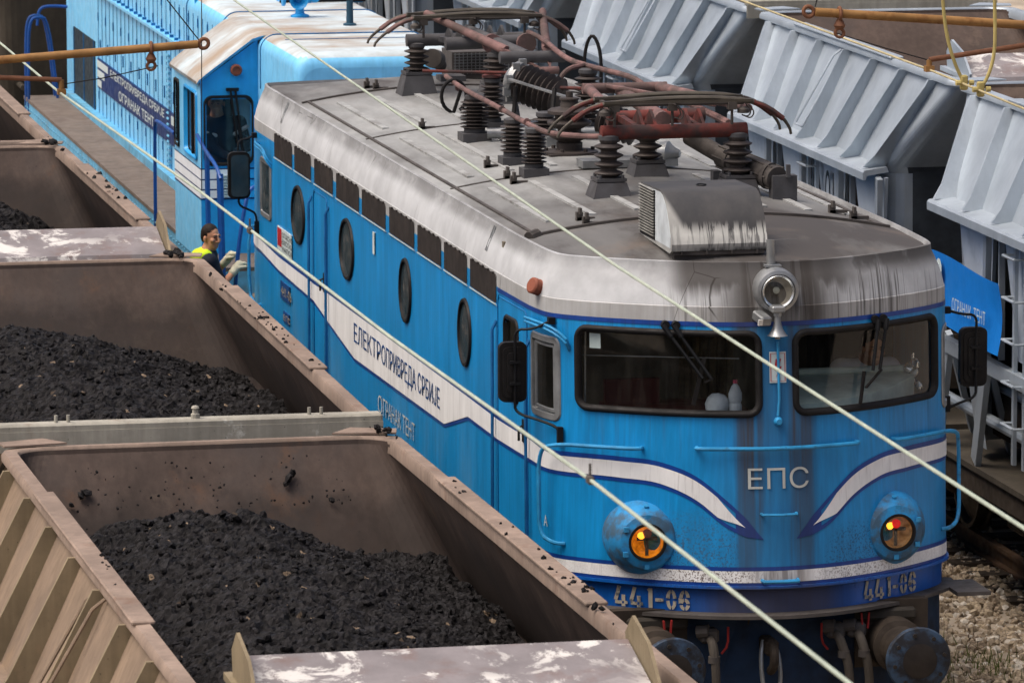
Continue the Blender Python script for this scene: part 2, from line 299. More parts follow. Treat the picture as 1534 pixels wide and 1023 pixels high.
class MB:
    def __init__(s): s.v = []; s.f = []; s.mi = []; s.k = 0
    def add(s, vs, fs, mi=0):
        b = s.k; s.v.extend([tuple(map(float, v)) for v in vs]); s.k += len(vs)
        for f in fs: s.f.append(tuple(i+b for i in f)); s.mi.append(mi)
        return s
    def box(s, c, d, rot=None, mi=0, bev=0.0):
        hx, hy, hz = d[0]/2, d[1]/2, d[2]/2
        if bev > 0:
            b = min(bev, hx*.9, hy*.9, hz*.9); V = []
            ring = [(hx-b, hy), (hx, hy-b), (hx, -hy+b), (hx-b, -hy), (-hx+b, -hy), (-hx, -hy+b), (-hx, hy-b), (-hx+b, hy)]
            inn = [(math.copysign(hx-b, x), math.copysign(hy-b, y)) for x, y in ring]
            V = [(x, y, -hz) for x, y in inn] + [(x, y, -hz+b) for x, y in ring] + [(x, y, hz-b) for x, y in ring] + [(x, y, hz) for x, y in inn]
            F = [tuple(range(8)), tuple(range(31, 23, -1))]
            for r in range(3):
                for i in range(8):
                    j = (i+1) % 8; F.append((r*8+j, r*8+i, (r+1)*8+i, (r+1)*8+j)[::-1])
        else:
            V = [(x, y, z) for x in (-hx, hx) for y in (-hy, hy) for z in (-hz, hz)]
            F = [(0, 1, 3, 2), (4, 6, 7, 5), (0, 4, 5, 1), (2, 3, 7, 6), (0, 2, 6, 4), (1, 5, 7, 3)]
        m = rot if rot is not None else Matrix.Identity(3)
        V = [m @ Vector(v) + Vector(c) for v in V]
        return s.add(V, F, mi)
    def beam(s, a, b, w, h, mi=0, up=(0, 0, 1)):
        a, b = Vector(a), Vector(b); d = b-a; L = d.length; y = d.normalized(); z = Vector(up)
        x = y.cross(z)
        if x.length < 1e-4: z = Vector((1, 0, 0)); x = y.cross(z)
        x.normalize(); z = x.cross(y)
        return s.box((a+b)/2, (w, L, h), Matrix((x, y, z)).transposed(), mi)
    def tube(s, pts, r, n=8, mi=0, closed=False, smooth=0, caps=True):
        P = [Vector(p) for p in pts]
        if smooth: P = chaikin(P, smooth, closed)
        m = len(P); rr = r if isinstance(r, (list, tuple)) else [r]*m
        if len(rr) != m: rr = list(np.interp(np.linspace(0, 1, m), np.linspace(0, 1, len(rr)), rr))
        V = []; prev = None
        for i in range(m):
            if closed: t = P[(i+1) % m]-P[i-1]
            else: t = P[min(i+1, m-1)]-P[max(i-1, 0)]
            t.normalize()
            if prev is None:
                a = Vector((0, 0, 1)) if abs(t.z) < .9 else Vector((1, 0, 0)); u = t.cross(a).normalized()
            else: u = (prev - t*prev.dot(t)).normalized()
            prev = u; w = t.cross(u)
            V += [P[i] + (u*math.cos(2*PI*k/n) + w*math.sin(2*PI*k/n))*rr[i] for k in range(n)]
        F = []
        for i in range(m if closed else m-1):
            j = (i+1) % m
            F += [(i*n+k, i*n+(k+1) % n, j*n+(k+1) % n, j*n+k) for k in range(n)]
        if not closed and caps: F += [tuple(range(n-1, -1, -1)), tuple((m-1)*n+k for k in range(n))]
        return s.add(V, F, mi)
    def lathe(s, prof, base=(0, 0, 0), axis=(0, 0, 1), n=20, mi=0, cap=True):
        ax = Vector(axis).normalized(); a = Vector((1, 0, 0)) if abs(ax.x) < .9 else Vector((0, 1, 0))
        u = ax.cross(a).normalized(); w = ax.cross(u); b = Vector(base); V = []
        for r, h in prof: V += [b + ax*h + (u*math.cos(2*PI*k/n) + w*math.sin(2*PI*k/n))*r for k in range(n)]
        F = []
        for i in range(len(prof)-1): F += [(i*n+k, i*n+(k+1) % n, (i+1)*n+(k+1) % n, (i+1)*n+k) for k in range(n)]
        if cap and prof[0][0] > 1e-4: F.append(tuple(range(n-1, -1, -1)))
        if cap and prof[-1][0] > 1e-4: F.append(tuple((len(prof)-1)*n+k for k in range(n)))
        return s.add(V, F, mi)
    def prism(s, poly, a, b, mi=0):
        """poly of 3-D points extruded by vector; a = offset of the first face, b = of the second"""
        n = len(poly); V = [Vector(p)+Vector(a) for p in poly] + [Vector(p)+Vector(b) for p in poly]
        F = [tuple(range(n-1, -1, -1)), tuple(range(n, 2*n))] + [(i, (i+1) % n, n+(i+1) % n, n+i) for i in range(n)]
        return s.add(V, F, mi)
    def grid(s, rows, mi=0, closed=False):
        nr, nc = len(rows), len(rows[0]); V = [p for r in rows for p in r]; F = []
        for i in range(nr-1):
            for j in range(nc if closed else nc-1):
                k = (j+1) % nc; F.append((i*nc+j, i*nc+k, (i+1)*nc+k, (i+1)*nc+j))
        return s.add(V, F, mi)
    def pieces(s):
        par = list(range(s.k))
        def find(i):
            while par[i] != i: par[i] = par[par[i]]; i = par[i]
            return i
        for f in s.f:
            a = find(f[0])
            for j in f[1:]: par[find(j)] = a
        grp = {}
        for f, m in zip(s.f, s.mi): grp.setdefault(find(f[0]), []).append((f, m))
        for fs in grp.values():
            ids = sorted({i for f, _ in fs for i in f}); mp = {i: k for k, i in enumerate(ids)}; q = MB(); q.v = [s.v[i] for i in ids]; q.k = len(ids)
            q.f = [tuple(mp[i] for i in f) for f, _ in fs]; q.mi = [m for _, m in fs]; yield q
    def each(s, name, mats, parent=None, smooth=35):
        return [q.build(name, mats, parent, smooth) for q in s.pieces()]
    def build(s, name, mats, parent=None, smooth=35, kind=None, fix=False):
        me = bpy.data.meshes.new(name); off = BASE.get(root_of(parent).name, np.zeros(3)) if parent else np.zeros(3)
        V = np.array(s.v, float) - off
        me.from_pydata(V.tolist(), [], s.f)
        for m in (mats if isinstance(mats, (list, tuple)) else [mats]): me.materials.append(m)
        if len(set(s.mi)) > 1: me.polygons.foreach_set('material_index', s.mi)
        if fix:
            import bmesh
            bm = bmesh.new(); bm.from_mesh(me); bmesh.ops.recalc_face_normals(bm, faces=bm.faces); bm.to_mesh(me); bm.free()
        me.validate()
        if smooth: me.shade_smooth(); me.set_sharp_from_angle(angle=R_(smooth))
        o = bpy.data.objects.new(name, me); COL.objects.link(o)
        if parent: o.parent = parent
        if kind: o['kind'] = kind
        return o
def root_of(o):
    while o.parent: o = o.parent
    return o
def chaikin(P, it, closed=False):
    for _ in range(it):
        Q = [] if closed else [P[0]]
        n = len(P)
        for i in range(n if closed else n-1):
            a, b = P[i], P[(i+1) % n]
            Q += [a*.75+b*.25, a*.25+b*.75]
        if not closed: Q.append(P[-1])
        P = Q
    return P
def copy_tree(o, parent=None):
    c = o.copy(); COL.objects.link(c); c.parent = parent
    if o.name in BASE: BASE[c.name] = BASE[o.name]
    for ch in list(o.children): copy_tree(ch, c)
    return c
def rrect(a0, a1, b0, b1, r, n=5):
    out = []
    for cx, cy, t in ((a1-r, b1-r, 0), (a0+r, b1-r, 90), (a0+r, b0+r, 180), (a1-r, b0+r, 270)):
        for k in range(n+1):
            t2 = R_(t+90*k/n); out.append((cx+r*math.cos(t2), cy+r*math.sin(t2)))
    return out
def text_tris(s, w=None, h=None, bold=0.0):
    """flat letters as (verts2d, faces); scaled to width w and height h"""
    c = bpy.data.curves.new('lettering', 'FONT'); c.body = s; c.offset = bold; c.resolution_u = 4
    o = bpy.data.objects.new('lettering', c); COL.objects.link(o)
    bpy.context.view_layer.update()
    me = bpy.data.meshes.new_from_object(o.evaluated_get(bpy.context.evaluated_depsgraph_get()))
    V = np.array([v.co[:2] for v in me.vertices]); F = [tuple(p.vertices) for p in me.polygons]
    bpy.data.objects.remove(o); bpy.data.meshes.remove(me); bpy.data.curves.remove(c)
    V -= V.min(0); d = V.max(0)
    if w: V[:, 0] *= w/d[0]
    if h: V[:, 1] *= h/d[1]
    return V, F

# ---------------------------------------------------------------- the electric locomotive: curved body shell
HP = np.array([(0, 0), (.2, .015), (.45, .07), (.75, .2), (1.0, .35), (1.25, .53), (1.42, .69), (1.5, .79), (1.55, .92), (1.585, 1.25), (1.61, 2.2)])
_c = np.array([tuple(v) for v in chaikin([Vector((a, b, 0)) for a, b in HP], 2)])[:, :2]
_c = np.vstack([_c, [1.61, 7.03]])
CS = np.concatenate([[0], np.cumsum(np.hypot(*np.diff(_c, axis=0).T))]); LH = CS[-1]; LEN = 14.4
RF = ([0, 2.2, 7.03], [0, .72, LEN-7.03])                                   # the rear end is squarer than the nose
rearf = lambda y: np.interp(y, *RF); rearinv = lambda y: np.interp(y, RF[1], RF[0])
def S(s, z, off=0.0, inset=0.0):
    """body surface: s = distance round the plan from the nose centre (negative = left), z = height"""
    def at(s):
        a = abs(s); sg = -1 if s < 0 else 1; back = a > LH
        q = 2*LH-a if back else a
        x = np.interp(q, CS, _c[:, 0]); y = np.interp(q, CS, _c[:, 1])
        rk = -.089*(3.26-z)*max(0, 1-y/2.0)
        y = (LEN-rearf(y)-rk) if back else y+rk
        return np.array((sg*x+XC, y-.08))
    p = at(s); d = off-inset
    if d:
        t = at(s+.004)-at(s-.004); t /= np.hypot(*t); nn = np.array((t[1], -t[0]))
        p = p+nn*d
    return (p[0], p[1], z)
def s_x(x): return math.copysign(np.interp(abs(x), _c[:, 0], CS), x)          # from nose-centred x
def s_y(y, side=-1):                                                        # from world y on a long side
    y0 = y+.08
    return side*(np.interp(y0, _c[2:, 1], CS[2:]) if y0 < 7 else 2*LH-np.interp(rearinv(LEN-y0), _c[2:, 1], CS[2:]))
def band(mb, zlo, zhi, s0, s1, off, mi=0, step=.05, skirtback=True):
    """strip lying on the body between two height curves"""
    n = max(2, int(abs(s1-s0)/step)); ss = np.linspace(s0, s1, n+1)
    lo = [S(s, zlo(s) if callable(zlo) else zlo, off) for s in ss]; hi = [S(s, zhi(s) if callable(zhi) else zhi, off) for s in ss]
    mb.grid([lo, hi], mi)
def patch(mb, poly, off, mi=0, c=None):
    """fan polygon given in (s,z)"""
    n = len(poly); cs = c or (sum(p[0] for p in poly)/n, sum(p[1] for p in poly)/n)
    mb.add([S(cs[0], cs[1], off)]+[S(a, b, off) for a, b in poly], [(0, 1+i, 1+(i+1) % n) for i in range(n)], mi)
def ring(mb, poly, prof, mi=0):
    """frame moulding round a closed (s,z) polygon; prof = (inward distance, off)"""
    P = np.array(poly); n = len(P); t = np.roll(P, -1, 0)-np.roll(P, 1, 0); t /= np.linalg.norm(t, axis=1)[:, None]
    inn = np.stack([-t[:, 1], t[:, 0]], 1)
    if np.dot(inn[0], P.mean(0)-P[0]) < 0: inn = -inn
    rows = [[S(*(P[i]+inn[i]*d), o) for i in range(n)] for d, o in prof]
    mb.grid(rows, mi, closed=True)
def letters(name, txt, s0, z0, w, h, mat, parent, off=.007, bold=0.0, slope=0.0):
    V, F = text_tris(txt, w, h, bold); mb = MB()
    mb.add([S(s0+a, z0+b+slope*a, off) for a, b in V], F); return mb.build(name, mat, parent, 0)
def dense(poly, step=.04):
    out = []
    for i in range(len(poly)):
        a, b = np.array(poly[i]), np.array(poly[(i+1) % len(poly)]); k = max(1, int(np.linalg.norm(b-a)/step))
        out += [tuple(a+(b-a)*j/k) for j in range(k)]
    return out

E1 = thing('electric_locomotive', (XC, 6.95, -.3), 'blue electric locomotive with a curved nose, two lit marker lamps and sooty grey roof', 'locomotive')
ZB = 3.263
WIN = [(s_x(-1.375), s_x(-.112), 2.565, 3.205), (s_x(.112), s_x(1.405), 2.565, 3.205)]
SIDEW = {-1: [(s_y(1.13), s_y(.66), 2.46, 3.09), (s_y(1.97), s_y(1.5), 2.45, 3.10)], 1: [(s_y(.66, 1), s_y(1.13, 1), 2.46, 3.09)]}
def in_rr(s, z, w, g):
    a0, a1, b0, b1 = w[0]+g, w[1]-g, w[2]+g, w[3]-g; r = .09
    if not (a0 < s < a1 and b0 < z < b1): return False
    dx = max(a0+r-s, s-a1+r, 0); dz = max(b0+r-z, z-b1+r, 0)
    return math.hypot(dx, dz) < r or dx == 0 or dz == 0
def shell():
    mb = MB(); zs = np.arange(1.33, ZB+.001, (ZB-1.33)/84)
    ss = np.concatenate([np.arange(-2*LH, -3.4, .3), np.arange(-3.4, 3.4, .022), np.arange(3.4, 2*LH+.01, .3)])
    holes = WIN + SIDEW[-1] + SIDEW[1]
    V = [S(s, z) for z in zs for s in ss]; n = len(ss); F = []
    for i in range(len(zs)-1):
        zc = (zs[i]+zs[i+1])/2
        for j in range(n-1):
            sc = (ss[j]+ss[j+1])/2
            if abs(sc) < 3.4 and any(in_rr(sc, zc, w, .03) for w in holes): continue
            F.append((i*n+j, i*n+j+1, (i+1)*n+j+1, (i+1)*n+j))
    mb.add(V, F); return mb.build('body', M['blue'], E1, 40)
BODY = shell()
# lower skirt with its lip, foot plate, head stock
mb = MB(); full = np.linspace(-2*LH, 2*LH, 420)
mb.grid([[S(s, z, o) for s in full] for z, o in ((1.335, .0), (1.335, .022), (1.315, .022), (1.30, -.03), (1.12, -.035))])
mb.build('skirt', M['skirt'], E1)
mb = MB(); fr = np.linspace(-2.0, 2.0, 60)
mb.grid([[S(s, z, o) for s in fr] for z, o in ((1.135, -.05), (1.125, .06), (1.10, .06), (1.09, -.1))], 0)
mb.box((XC+1.63, .52, 1.11), (.26, .5, .03)); mb.build('foot_plate', M['sootmetal'], E1)
mb = MB(); mb.box((XC, .30, .80), (2.2, .5, .6)); mb.box((XC, 7, .9), (2.8, 11.4, .5)); mb.grid([[S(s, z, -.29 if abs(s) < 1.45 else -.05) for s in np.concatenate([np.linspace(-3.0, -1.451, 20), np.linspace(-1.449, 1.449, 40), np.linspace(1.451, 3.0, 20)])] for z in (1.2, .5)]); mb.build('head_stock', basic('blue black head stock', '20324a', .6, stain='1c1a19', amt=.8, ssc=(2.5, 2.5, 2.5), slo=.4), E1)
for y in (2.4, 5.2, 9.0, 11.8):
    for sx in (-1, 1): mb = MB(); mb.lathe([(.0, -.07), (.60, -.07), (.62, -.03), (.62, .04), (.66, .07), (.66, .09), (0, .09)], (XC+sx*.76, y, .35), (-sx, 0, 0), 28); mb.build('wheel', M['tyre'], E1)
mb = MB(); mb.box((XC, 3.8, .35), (2.2, 4.6, .45)); mb.box((XC, 10.4, .35), (2.2, 4.6, .45)); mb.box((XC, 7.1, .3), (2.0, 1.6, .6)); mb.build('bogie_frame', M['frame'], E1)

# silver band rising to the roof lip
SB = [(0, ZB), (0, 3.372), (.006, 3.378), (.02, 3.44), (.045, 3.52), (.075, 3.59), (.10, 3.64), (.105, 3.685), (.125, 3.69), (.135, 3.655)]
mb = MB(); ss = np.concatenate([np.linspace(-2*LH, -3, 70), np.linspace(-2.95, 2.95, 130), np.linspace(3, 2*LH, 70)])
mb.grid([[S(s, z, -d) for s in ss] for d, z in SB]); mb.build('roof_band', M['silver'], E1, 30)
def edge_y(x):                                                               # roof edge, front half
    xs = [S(s, 3.66, -.135)[0] for s in np.linspace(0, 3.2, 60)]; ys = [S(s, 3.66, -.135)[1] for s in np.linspace(0, 3.2, 60)]
    return np.interp(abs(x-XC)+XC, xs, ys)
_ex = np.linspace(0, 1.47, 40); _ey = np.array([edge_y(x+XC) for x in _ex])
def roof_z(x, y):
    a = min(abs(x-XC), 1.47); yc = np.interp(a, _ex, _ey); dy = min(y-yc, LEN-.16-y-rearf(yc+.08))
    t = np.clip(dy/1.5, 0, 1); t = 1-(1-t)**2
    return 3.66+.15*(1-(a/1.475)**2)*t
mb = MB(); xs = np.sin(np.linspace(-PI/2, PI/2, 61))*1.468
ts = np.concatenate([np.linspace(0, .14, 16), np.linspace(.2, .8, 14), np.linspace(.86, 1, 16)]); rows = []
for t in ts:
    r = []
    for x in xs:
        ye = np.interp(abs(x), _ex, _ey); y = ye+(LEN-.20-ye-rearf(ye+.08))*t; r.append((x+XC, y, roof_z(x+XC, y)))
    rows.append(r)
mb.grid(rows); mb.build('roof', M['roof'], E1, 60)
# raised ribs, joint strips and lifting lugs on the roof
mb = MB()
def roofline(x0, x1, y0, y1, w, h, mi=0, n=16):
    pts = [(x0+(x1-x0)*k/n, y0+(y1-y0)*k/n) for k in range(n+1)]
    for (xa, ya), (xb, yb) in zip(pts, pts[1:]): mb.beam((xa+XC, ya, roof_z(xa+XC, ya)+h/2-.004), (xb+XC, yb, roof_z(xb+XC, yb)+h/2-.004), w, h, mi)
for x in (-1.2, -.86, -.5, .5, .86, 1.2):
    for a, b in ((2.25, 4.9), (5.3, 8.7), (9.1, 11.8)): roofline(x+.05, x+.05, a+.2, b-.2, .06, .018, 0, 3)
for y in (5.1, 8.9): roofline(-1.40, 1.40, y, y, .035, .012, 1)
roofline(-1.42, 1.42, 1.95, 1.95, .045, .025, 1); roofline(-1.42, 1.42, 12.1, 12.1, .045, .02, 1)
for sx in (-1, 1): roofline(sx*1.36, sx*1.36, 1.95, 12.1, .028, .016, 1, 8)
mb.lathe([(.05, 0), (.05, .1), (0, .1)], (XC-1.43, 1.9, 3.67), (.4, .3, .1), 10, 1)
for x, y in ((-.93, 5.9), (-.93, 5.1), (-.95, 2.3), (-.96, 2.02), (1.11, 2.5), (1.2, 2.2), (-.9, 8.9), (-.75, 12.4), (-.7, 12.2), (-.95, 4.75)):
    z = roof_z(x+XC, y); mb.box((x+XC, y, z+.03), (.05, .05, .07), None, 1); mb.box((x+XC, y-.03, z+.075), (.02, .06, .05), None, 1); mb.box((x+XC+.05, y, z+.012), (.14, .05, .025), None, 1)
mb.build('roof_joint', [basic('roof rib', '949695', .6, stain='58534f', amt=.7), M['sootmetal']], E1)
mb = MB()
for y in (2.75, 12.3):
    for dy in (0, .06): mb.beam((XC-1.61+.03, y+dy, 3.47), (XC-1.61+.105, y+dy, 3.66), .018, .012)
    mb.beam((XC-1.61+.03, y+.03, 3.47), (XC-1.61+.105, y+.03, 3.66), .05, .006)
mb.build('lifting_bracket', M['steel'], E1)
mb = MB(); p = S(s_y(.98), 3.41, -.01); mb.lathe([(.05, 0), (.062, .01), (.062, .045), (.055, .05), (.055, .058), (.062, .063), (.062, .1), (.05, .11), (0, .11)], (p[0]+.03, p[1], p[2]), (-.75, -.35, .3), 20)
mb.build('side_lamp', M['brown'], E1)

# painted lines
sT = [-1.46, -1.10, -.82, -.58, -.40, -.126]; zU = [2.215, 2.215, 2.19, 2.09, 1.94, 1.675]; zL = [2.10, 2.095, 2.065, 1.95, 1.80, 1.675]
def cub(xs, ys):
    xs, ys = np.array(xs), np.array(ys); d = np.gradient(ys, xs)
    def f(x):
        x = min(max(x, xs[0]), xs[-1]); i = min(max(np.searchsorted(xs, x)-1, 0), len(xs)-2); h = xs[i+1]-xs[i]; t = (x-xs[i])/h
        return (2*t**3-3*t**2+1)*ys[i]+(t**3-2*t**2+t)*h*d[i]+(-2*t**3+3*t**2)*ys[i+1]+(t**3-t**2)*h*d[i+1]
    return f
sTs = [s_x(x) for x in sT]; fU = cub(sTs, zU); fL = cub(sTs, zL)
mb = MB()
for sg in (1, -1):
    U = lambda s: fU(-abs(s)); L = lambda s: fL(-abs(s))
    e0 = abs(sTs[0]); e1 = abs(sTs[-1]); ew = .2
    gap = lambda s: np.clip((abs(s)-e1)/.2, 0, 1)
    band(mb, U, lambda s: U(s)+.035*np.clip((abs(s)-e1)/.12, .1, 1), sg*e1, sg*e0, .004, 1, .02)
    band(mb, lambda s: L(s)-.03*np.clip((abs(s)-e1)/.12, .1, 1), L, sg*e1, sg*e0, .004, 1, .02)
    band(mb, L, U, sg*e1, sg*(e1+.2), .0042, 1, .02)
    tp = lambda s: np.clip((abs(s)-e1-.13)/.2, 0, 1)
    band(mb, lambda s: L(s)*(.5+.5*tp(s))+U(s)*(.5-.5*tp(s)), lambda s: U(s)*(.5+.5*tp(s))+L(s)*(.5-.5*tp(s)), sg*(e1+.13), sg*e0, .0075, 0, .02)
    # round the corner and along the side, then the wide lettered field
    yb = np.array([.6, .85, 1.05, 1.25, 2.2, 2.22, 2.26, 3.34, 4.3, 8.35, 9.6, 10.4, 10.45, 12.3, 13.4, 14.2])
    zb = np.array([2.10, 2.10, 2.105, 2.105, 2.09, 2.09, 2.09, 2.085, 1.875, 1.82, 1.955, 2.05, 2.05, 2.08, 2.14, 2.14])
    zt = np.array([2.215, 2.23, 2.25, 2.255, 2.243, 2.243, 2.243, 2.243, 2.24, 2.22, 2.215, 2.205, 2.205, 2.205, 2.24, 2.24])
    e2 = 2*LH-e0
    def ys(s): return S(s, 2.1)[1]
    lo = lambda s: np.interp(ys(s), yb, zb); hi = lambda s: np.interp(ys(s), yb, zt)
    band(mb, lambda s: lo(s)-.03, lo, sg*e0, sg*e2, .004, 1, .04); band(mb, hi, lambda s: hi(s)+.03, sg*e0, sg*e2, .004, 1, .04)
    band(mb, lo, hi, sg*e0, sg*e2, .0075, 0, .04)
mb.build('body_stripe', [M['white'], M['navy']], E1, 0)
mb = MB(); band(mb, 1.36, 1.445, -3.0, 3.0, .006, 0); band(mb, 1.445, 1.475, -3.0, 3.0, .004, 1); band(mb, 1.336, 1.36, -3.0, 3.0, .004, 1)
mb.build('nose_stripe', [M['white'], M['navy']], E1, 0)
mb = MB(); band(mb, ZB-.032, ZB+.002, s_y(2.2), s_y(2.2, 1), .004, 0, .04); mb.build('roof_line', M['navy'], E1, 0)
letters('lettering', 'ЕЛЕКТРОПРИВРЕДА СРБИЈЕ', s_y(8.33), 1.935, s_y(4.46)-s_y(8.33), .205, M['navytext'], E1, .012)
letters('lettering', 'ОГРАНАК ТЕНТ', s_y(7.2), 1.525, s_y(5.55)-s_y(7.2), .155, M['letter'], E1, .01)
letters('lettering', 'ЕПС', s_x(-.232), 2.045, s_x(.222)+s_x(.232), .155, M['letter'], E1, .01)
letters('lettering', 'A', s_y(.86), 1.66, .06, .085, M['letter'], E1, .01)
for sx, t in ((s_x(-.53), '5'), (s_x(.42), '5'), (s_x(.56), '10')):
    V, F = text_tris(t, .035*len(t), .06); mb = MB(); mb.add([(XC+sx+a, S(sx, 1.0, -.29)[1]-.004, .985+b) for a, b in V], F); mb.build('lettering', M['letter'], E1, 0)
def stencil(x0, z0, w, h, parent):
    """441-06 in stencil strokes"""
    t = .024; mb = MB()
    def st(a, b, th=t):
        a, b = np.array(a, float), np.array(b, float); d = b-a; d /= np.linalg.norm(d); q = np.array((-d[1], d[0]))*th/2
        n = max(1, int(np.linalg.norm(b-a)/.05)); P = [a+(b-a)*k/n for k in range(n+1)]
        mb.grid([[S(s_x(x0+p[0]+q[0]), z0+p[1]+q[1], -.022) for p in P], [S(s_x(x0+p[0]-q[0]), z0+p[1]-q[1], -.022) for p in P]])
    def arc(cx, cz, rx, rz, a0, a1):
        P = [(cx+rx*math.cos(R_(a0+(a1-a0)*k/6)), cz+rz*math.sin(R_(a0+(a1-a0)*k/6))) for k in range(7)]
        Q = [(cx+(rx-t)*math.cos(R_(a0+(a1-a0)*k/6)), cz+(rz-t)*math.sin(R_(a0+(a1-a0)*k/6))) for k in range(7)]
        mb.grid([[S(s_x(x0+a), z0+b, -.022) for a, b in P], [S(s_x(x0+a), z0+b, -.022) for a, b in Q]])
    u = w/5.6
    for k in (0, 1):
        o = k*u*1.12
        st((o+.34*u, h), (o+.06*u, .3*h)); st((o+.02*u, .2*h), (o+.52*u, .2*h)); st((o+.66*u, .2*h), (o+.92*u, .2*h)); st((o+.62*u, .58*h), (o+.62*u, .26*h)); st((o+.62*u, .14*h), (o+.62*u, 0))
    o = 2.3*u; st((o+.3*u, h), (o+.3*u, .03*h), t*1.1); st((o+.1*u, .88*h), (o+.24*u, .93*h), t*.8)
    o = 2.95*u; st((o, .45*h), (o+.62*u, .45*h))
    o = 3.75*u
    for a0, a1 in ((8, 82), (98, 172), (188, 262), (278, 352)): arc(o+.4*u, h*.5, .4*u, h*.5, a0, a1)
    o = 4.75*u
    for a0, a1 in ((5, 82), (98, 180)): arc(o+.4*u, h*.62, .4*u, h*.38, a0, a1)
    st((o+.07*u, .6*h), (o+.07*u, .34*h))
    for a0, a1 in ((10, 85), (100, 170), (190, 265), (280, 350)): arc(o+.4*u, h*.3, .4*u, h*.3, a0, a1)
    mb.build('running_number', M['stencil'], parent, 0)
stencil(-1.15, 1.14, .5, .15, E1); stencil(.70, 1.15, .5, .15, E1)

# windscreens, glazing
FR = [(0, .003), (.008, .02), (.022, .03), (.038, .024), (.05, .008), (.052, -.02)]
for w in WIN:
    poly = dense(rrect(*w, .11, 6), .05)
    mb = MB(); n = 26; mb.grid([[S(s, z, -.012) for s in np.linspace(w[0]+.012, w[1]-.012, n)] for z in np.linspace(w[2]+.012, w[3]-.012, 6)])
    g = mb.build('windscreen', M['glass'], E1, 60)
    mb = MB(); ring(mb, poly, FR); mb.build('rubber_frame', M['rubber'], g, 60)
def sidewin(w, name, frame='steel', lintel=True):
    poly = dense(rrect(*w, .07, 5), .05); mb = MB(); mb.grid([[S(s, z, -.014) for s in np.linspace(w[0]+.01, w[1]-.01, 6)] for z in np.linspace(w[2]+.01, w[3]-.01, 4)])
    g = mb.build(name, M['glass'], E1, 60); mb = MB(); ring(mb, poly, [(0, .003), (.01, .012), (.05, .012), (.052, -.02), (.06, -.02), (.066, -.004), (.085, -.004), (.09, -.02)])
    mb.build('window_frame', M[frame], g, 30); return g
sidewin(SIDEW[-1][0], 'cab_window'); sidewin(SIDEW[1][0], 'cab_window')
def door(sa, sb, z0, z1, w, side=-1):
    mb = MB(); poly = dense(rrect(sa, sb, z0, z1, .08, 4), .08); ring(mb, poly, [(0, .004), (.004, -.002), (.016, -.002), (.02, .006)])
    d = mb.build('cab_door', M['crease'], E1, 30)
    mb = MB(); c = (sa+sb)/2; h = .11; mb.box(S(sb-.09, 2.29, .01), (.012, .1, .17)); mb.tube([S(sb-.09, 2.33, .02), S(sb-.09, 2.32, .05), S(sb-.09, 2.22, .05)], .01, 6); mb.build('door_handle', M['rubber'], d)
    if w:
        mb = MB(); poly = dense(rrect(*w, .09, 5), .05); ring(mb, poly, [(0, .003), (.01, .016), (.03, .016), (.04, -.02)]); f = mb.build('door_window', M['rubber'], d, 40)
        mb = MB(); mb.grid([[S(s, z, -.012) for s in np.linspace(w[0]+.01, w[1]-.01, 4)] for z in (w[2]+.01, w[3]-.01)]); mb.build('pane', M['glass'], f, 0)
    mb = MB()
    for s in (sa-.05, sb+.05): mb.tube([S(s, z, .035 if 1.5 < z < 2.95 else 0) for z in (1.45, 1.52, 2.2, 2.93, 3.0)], .013, 6)
    mb.build('grab_rail', M['crease'], d)
door(s_y(2.2), s_y(1.24), 1.4, 3.22, SIDEW[-1][1])
door(s_y(10.42), s_y(9.68), 1.4, 3.08, None)
# rear cab window on the long side, louvres, portholes
w = (s_y(13.35), s_y(12.72), 2.48, 3.06); mb = MB(); ring(mb, dense(rrect(*w, .06, 4), .06), [(0, .003), (.01, .014), (.05, .014), (.055, .001)]); f = mb.build('cab_window', M['steel'], E1)
mb = MB(); patch(mb, rrect(w[0]+.05, w[1]-.05, w[2]+.05, w[3]-.05, .05, 4), .004); mb.build('pane', M['dglass'], f, 0)
LV = [(12.5, 11.52), (11.38, 10.5), (10.31, 9.36), (9.18, 8.07), (7.92, 6.82), (6.64, 5.54), (5.39, 4.40), (4.27, 3.35), (3.22, 2.22)]
for a, b in LV:
    mb = MB(); s0, s1 = s_y(a-.02), s_y(b+.02); n = 22
    for k in range(n):
        u0 = s0+(s1-s0)*k/n; u1 = s0+(s1-s0)*(k+.96)/n; mb.grid([[S(u0, 3.138, .014), S(u1, 3.138, .007)], [S(u0, 3.357, .014), S(u1, 3.357, .007)]])
    for k in range(5):
        u = s0+(s1-s0)*(k+.5)/5; mb.box(S(u, 3.36, .012), (.012, .04, .012))
    lv = mb.build('louvre', M['louvre'], E1, 0)
    mb = MB(); mb.grid([[S(s0-.03, 3.118, .002), S(s1+.03, 3.118, .002)], [S(s0-.03, 3.122, .014), S(s1+.03, 3.122, .014)], [S(s0-.03, 3.134, .014), S(s1+.03, 3.134, .014)]]); mb.build('louvre_sill', M['pale'], lv, 0)
for y in (11.2, 8.68, 5.94, 3.45):
    c = (s_y(y), 2.737); el = [(c[0]+.25*math.cos(t), c[1]+.275*math.sin(t)) for t in np.linspace(0, 2*PI, 33)[:-1]]
    mb = MB(); patch(mb, [(c[0]+(a-c[0])*.92, c[1]+(b-c[1])*.92) for a, b in el], .004); g = mb.build('porthole', M['dglass'], E1, 0)
    mb = MB(); ring(mb, el, [(0, .003), (.008, .022), (.03, .022), (.035, .002)]); mb.build('porthole_rim', M['rubber'], g, 40)
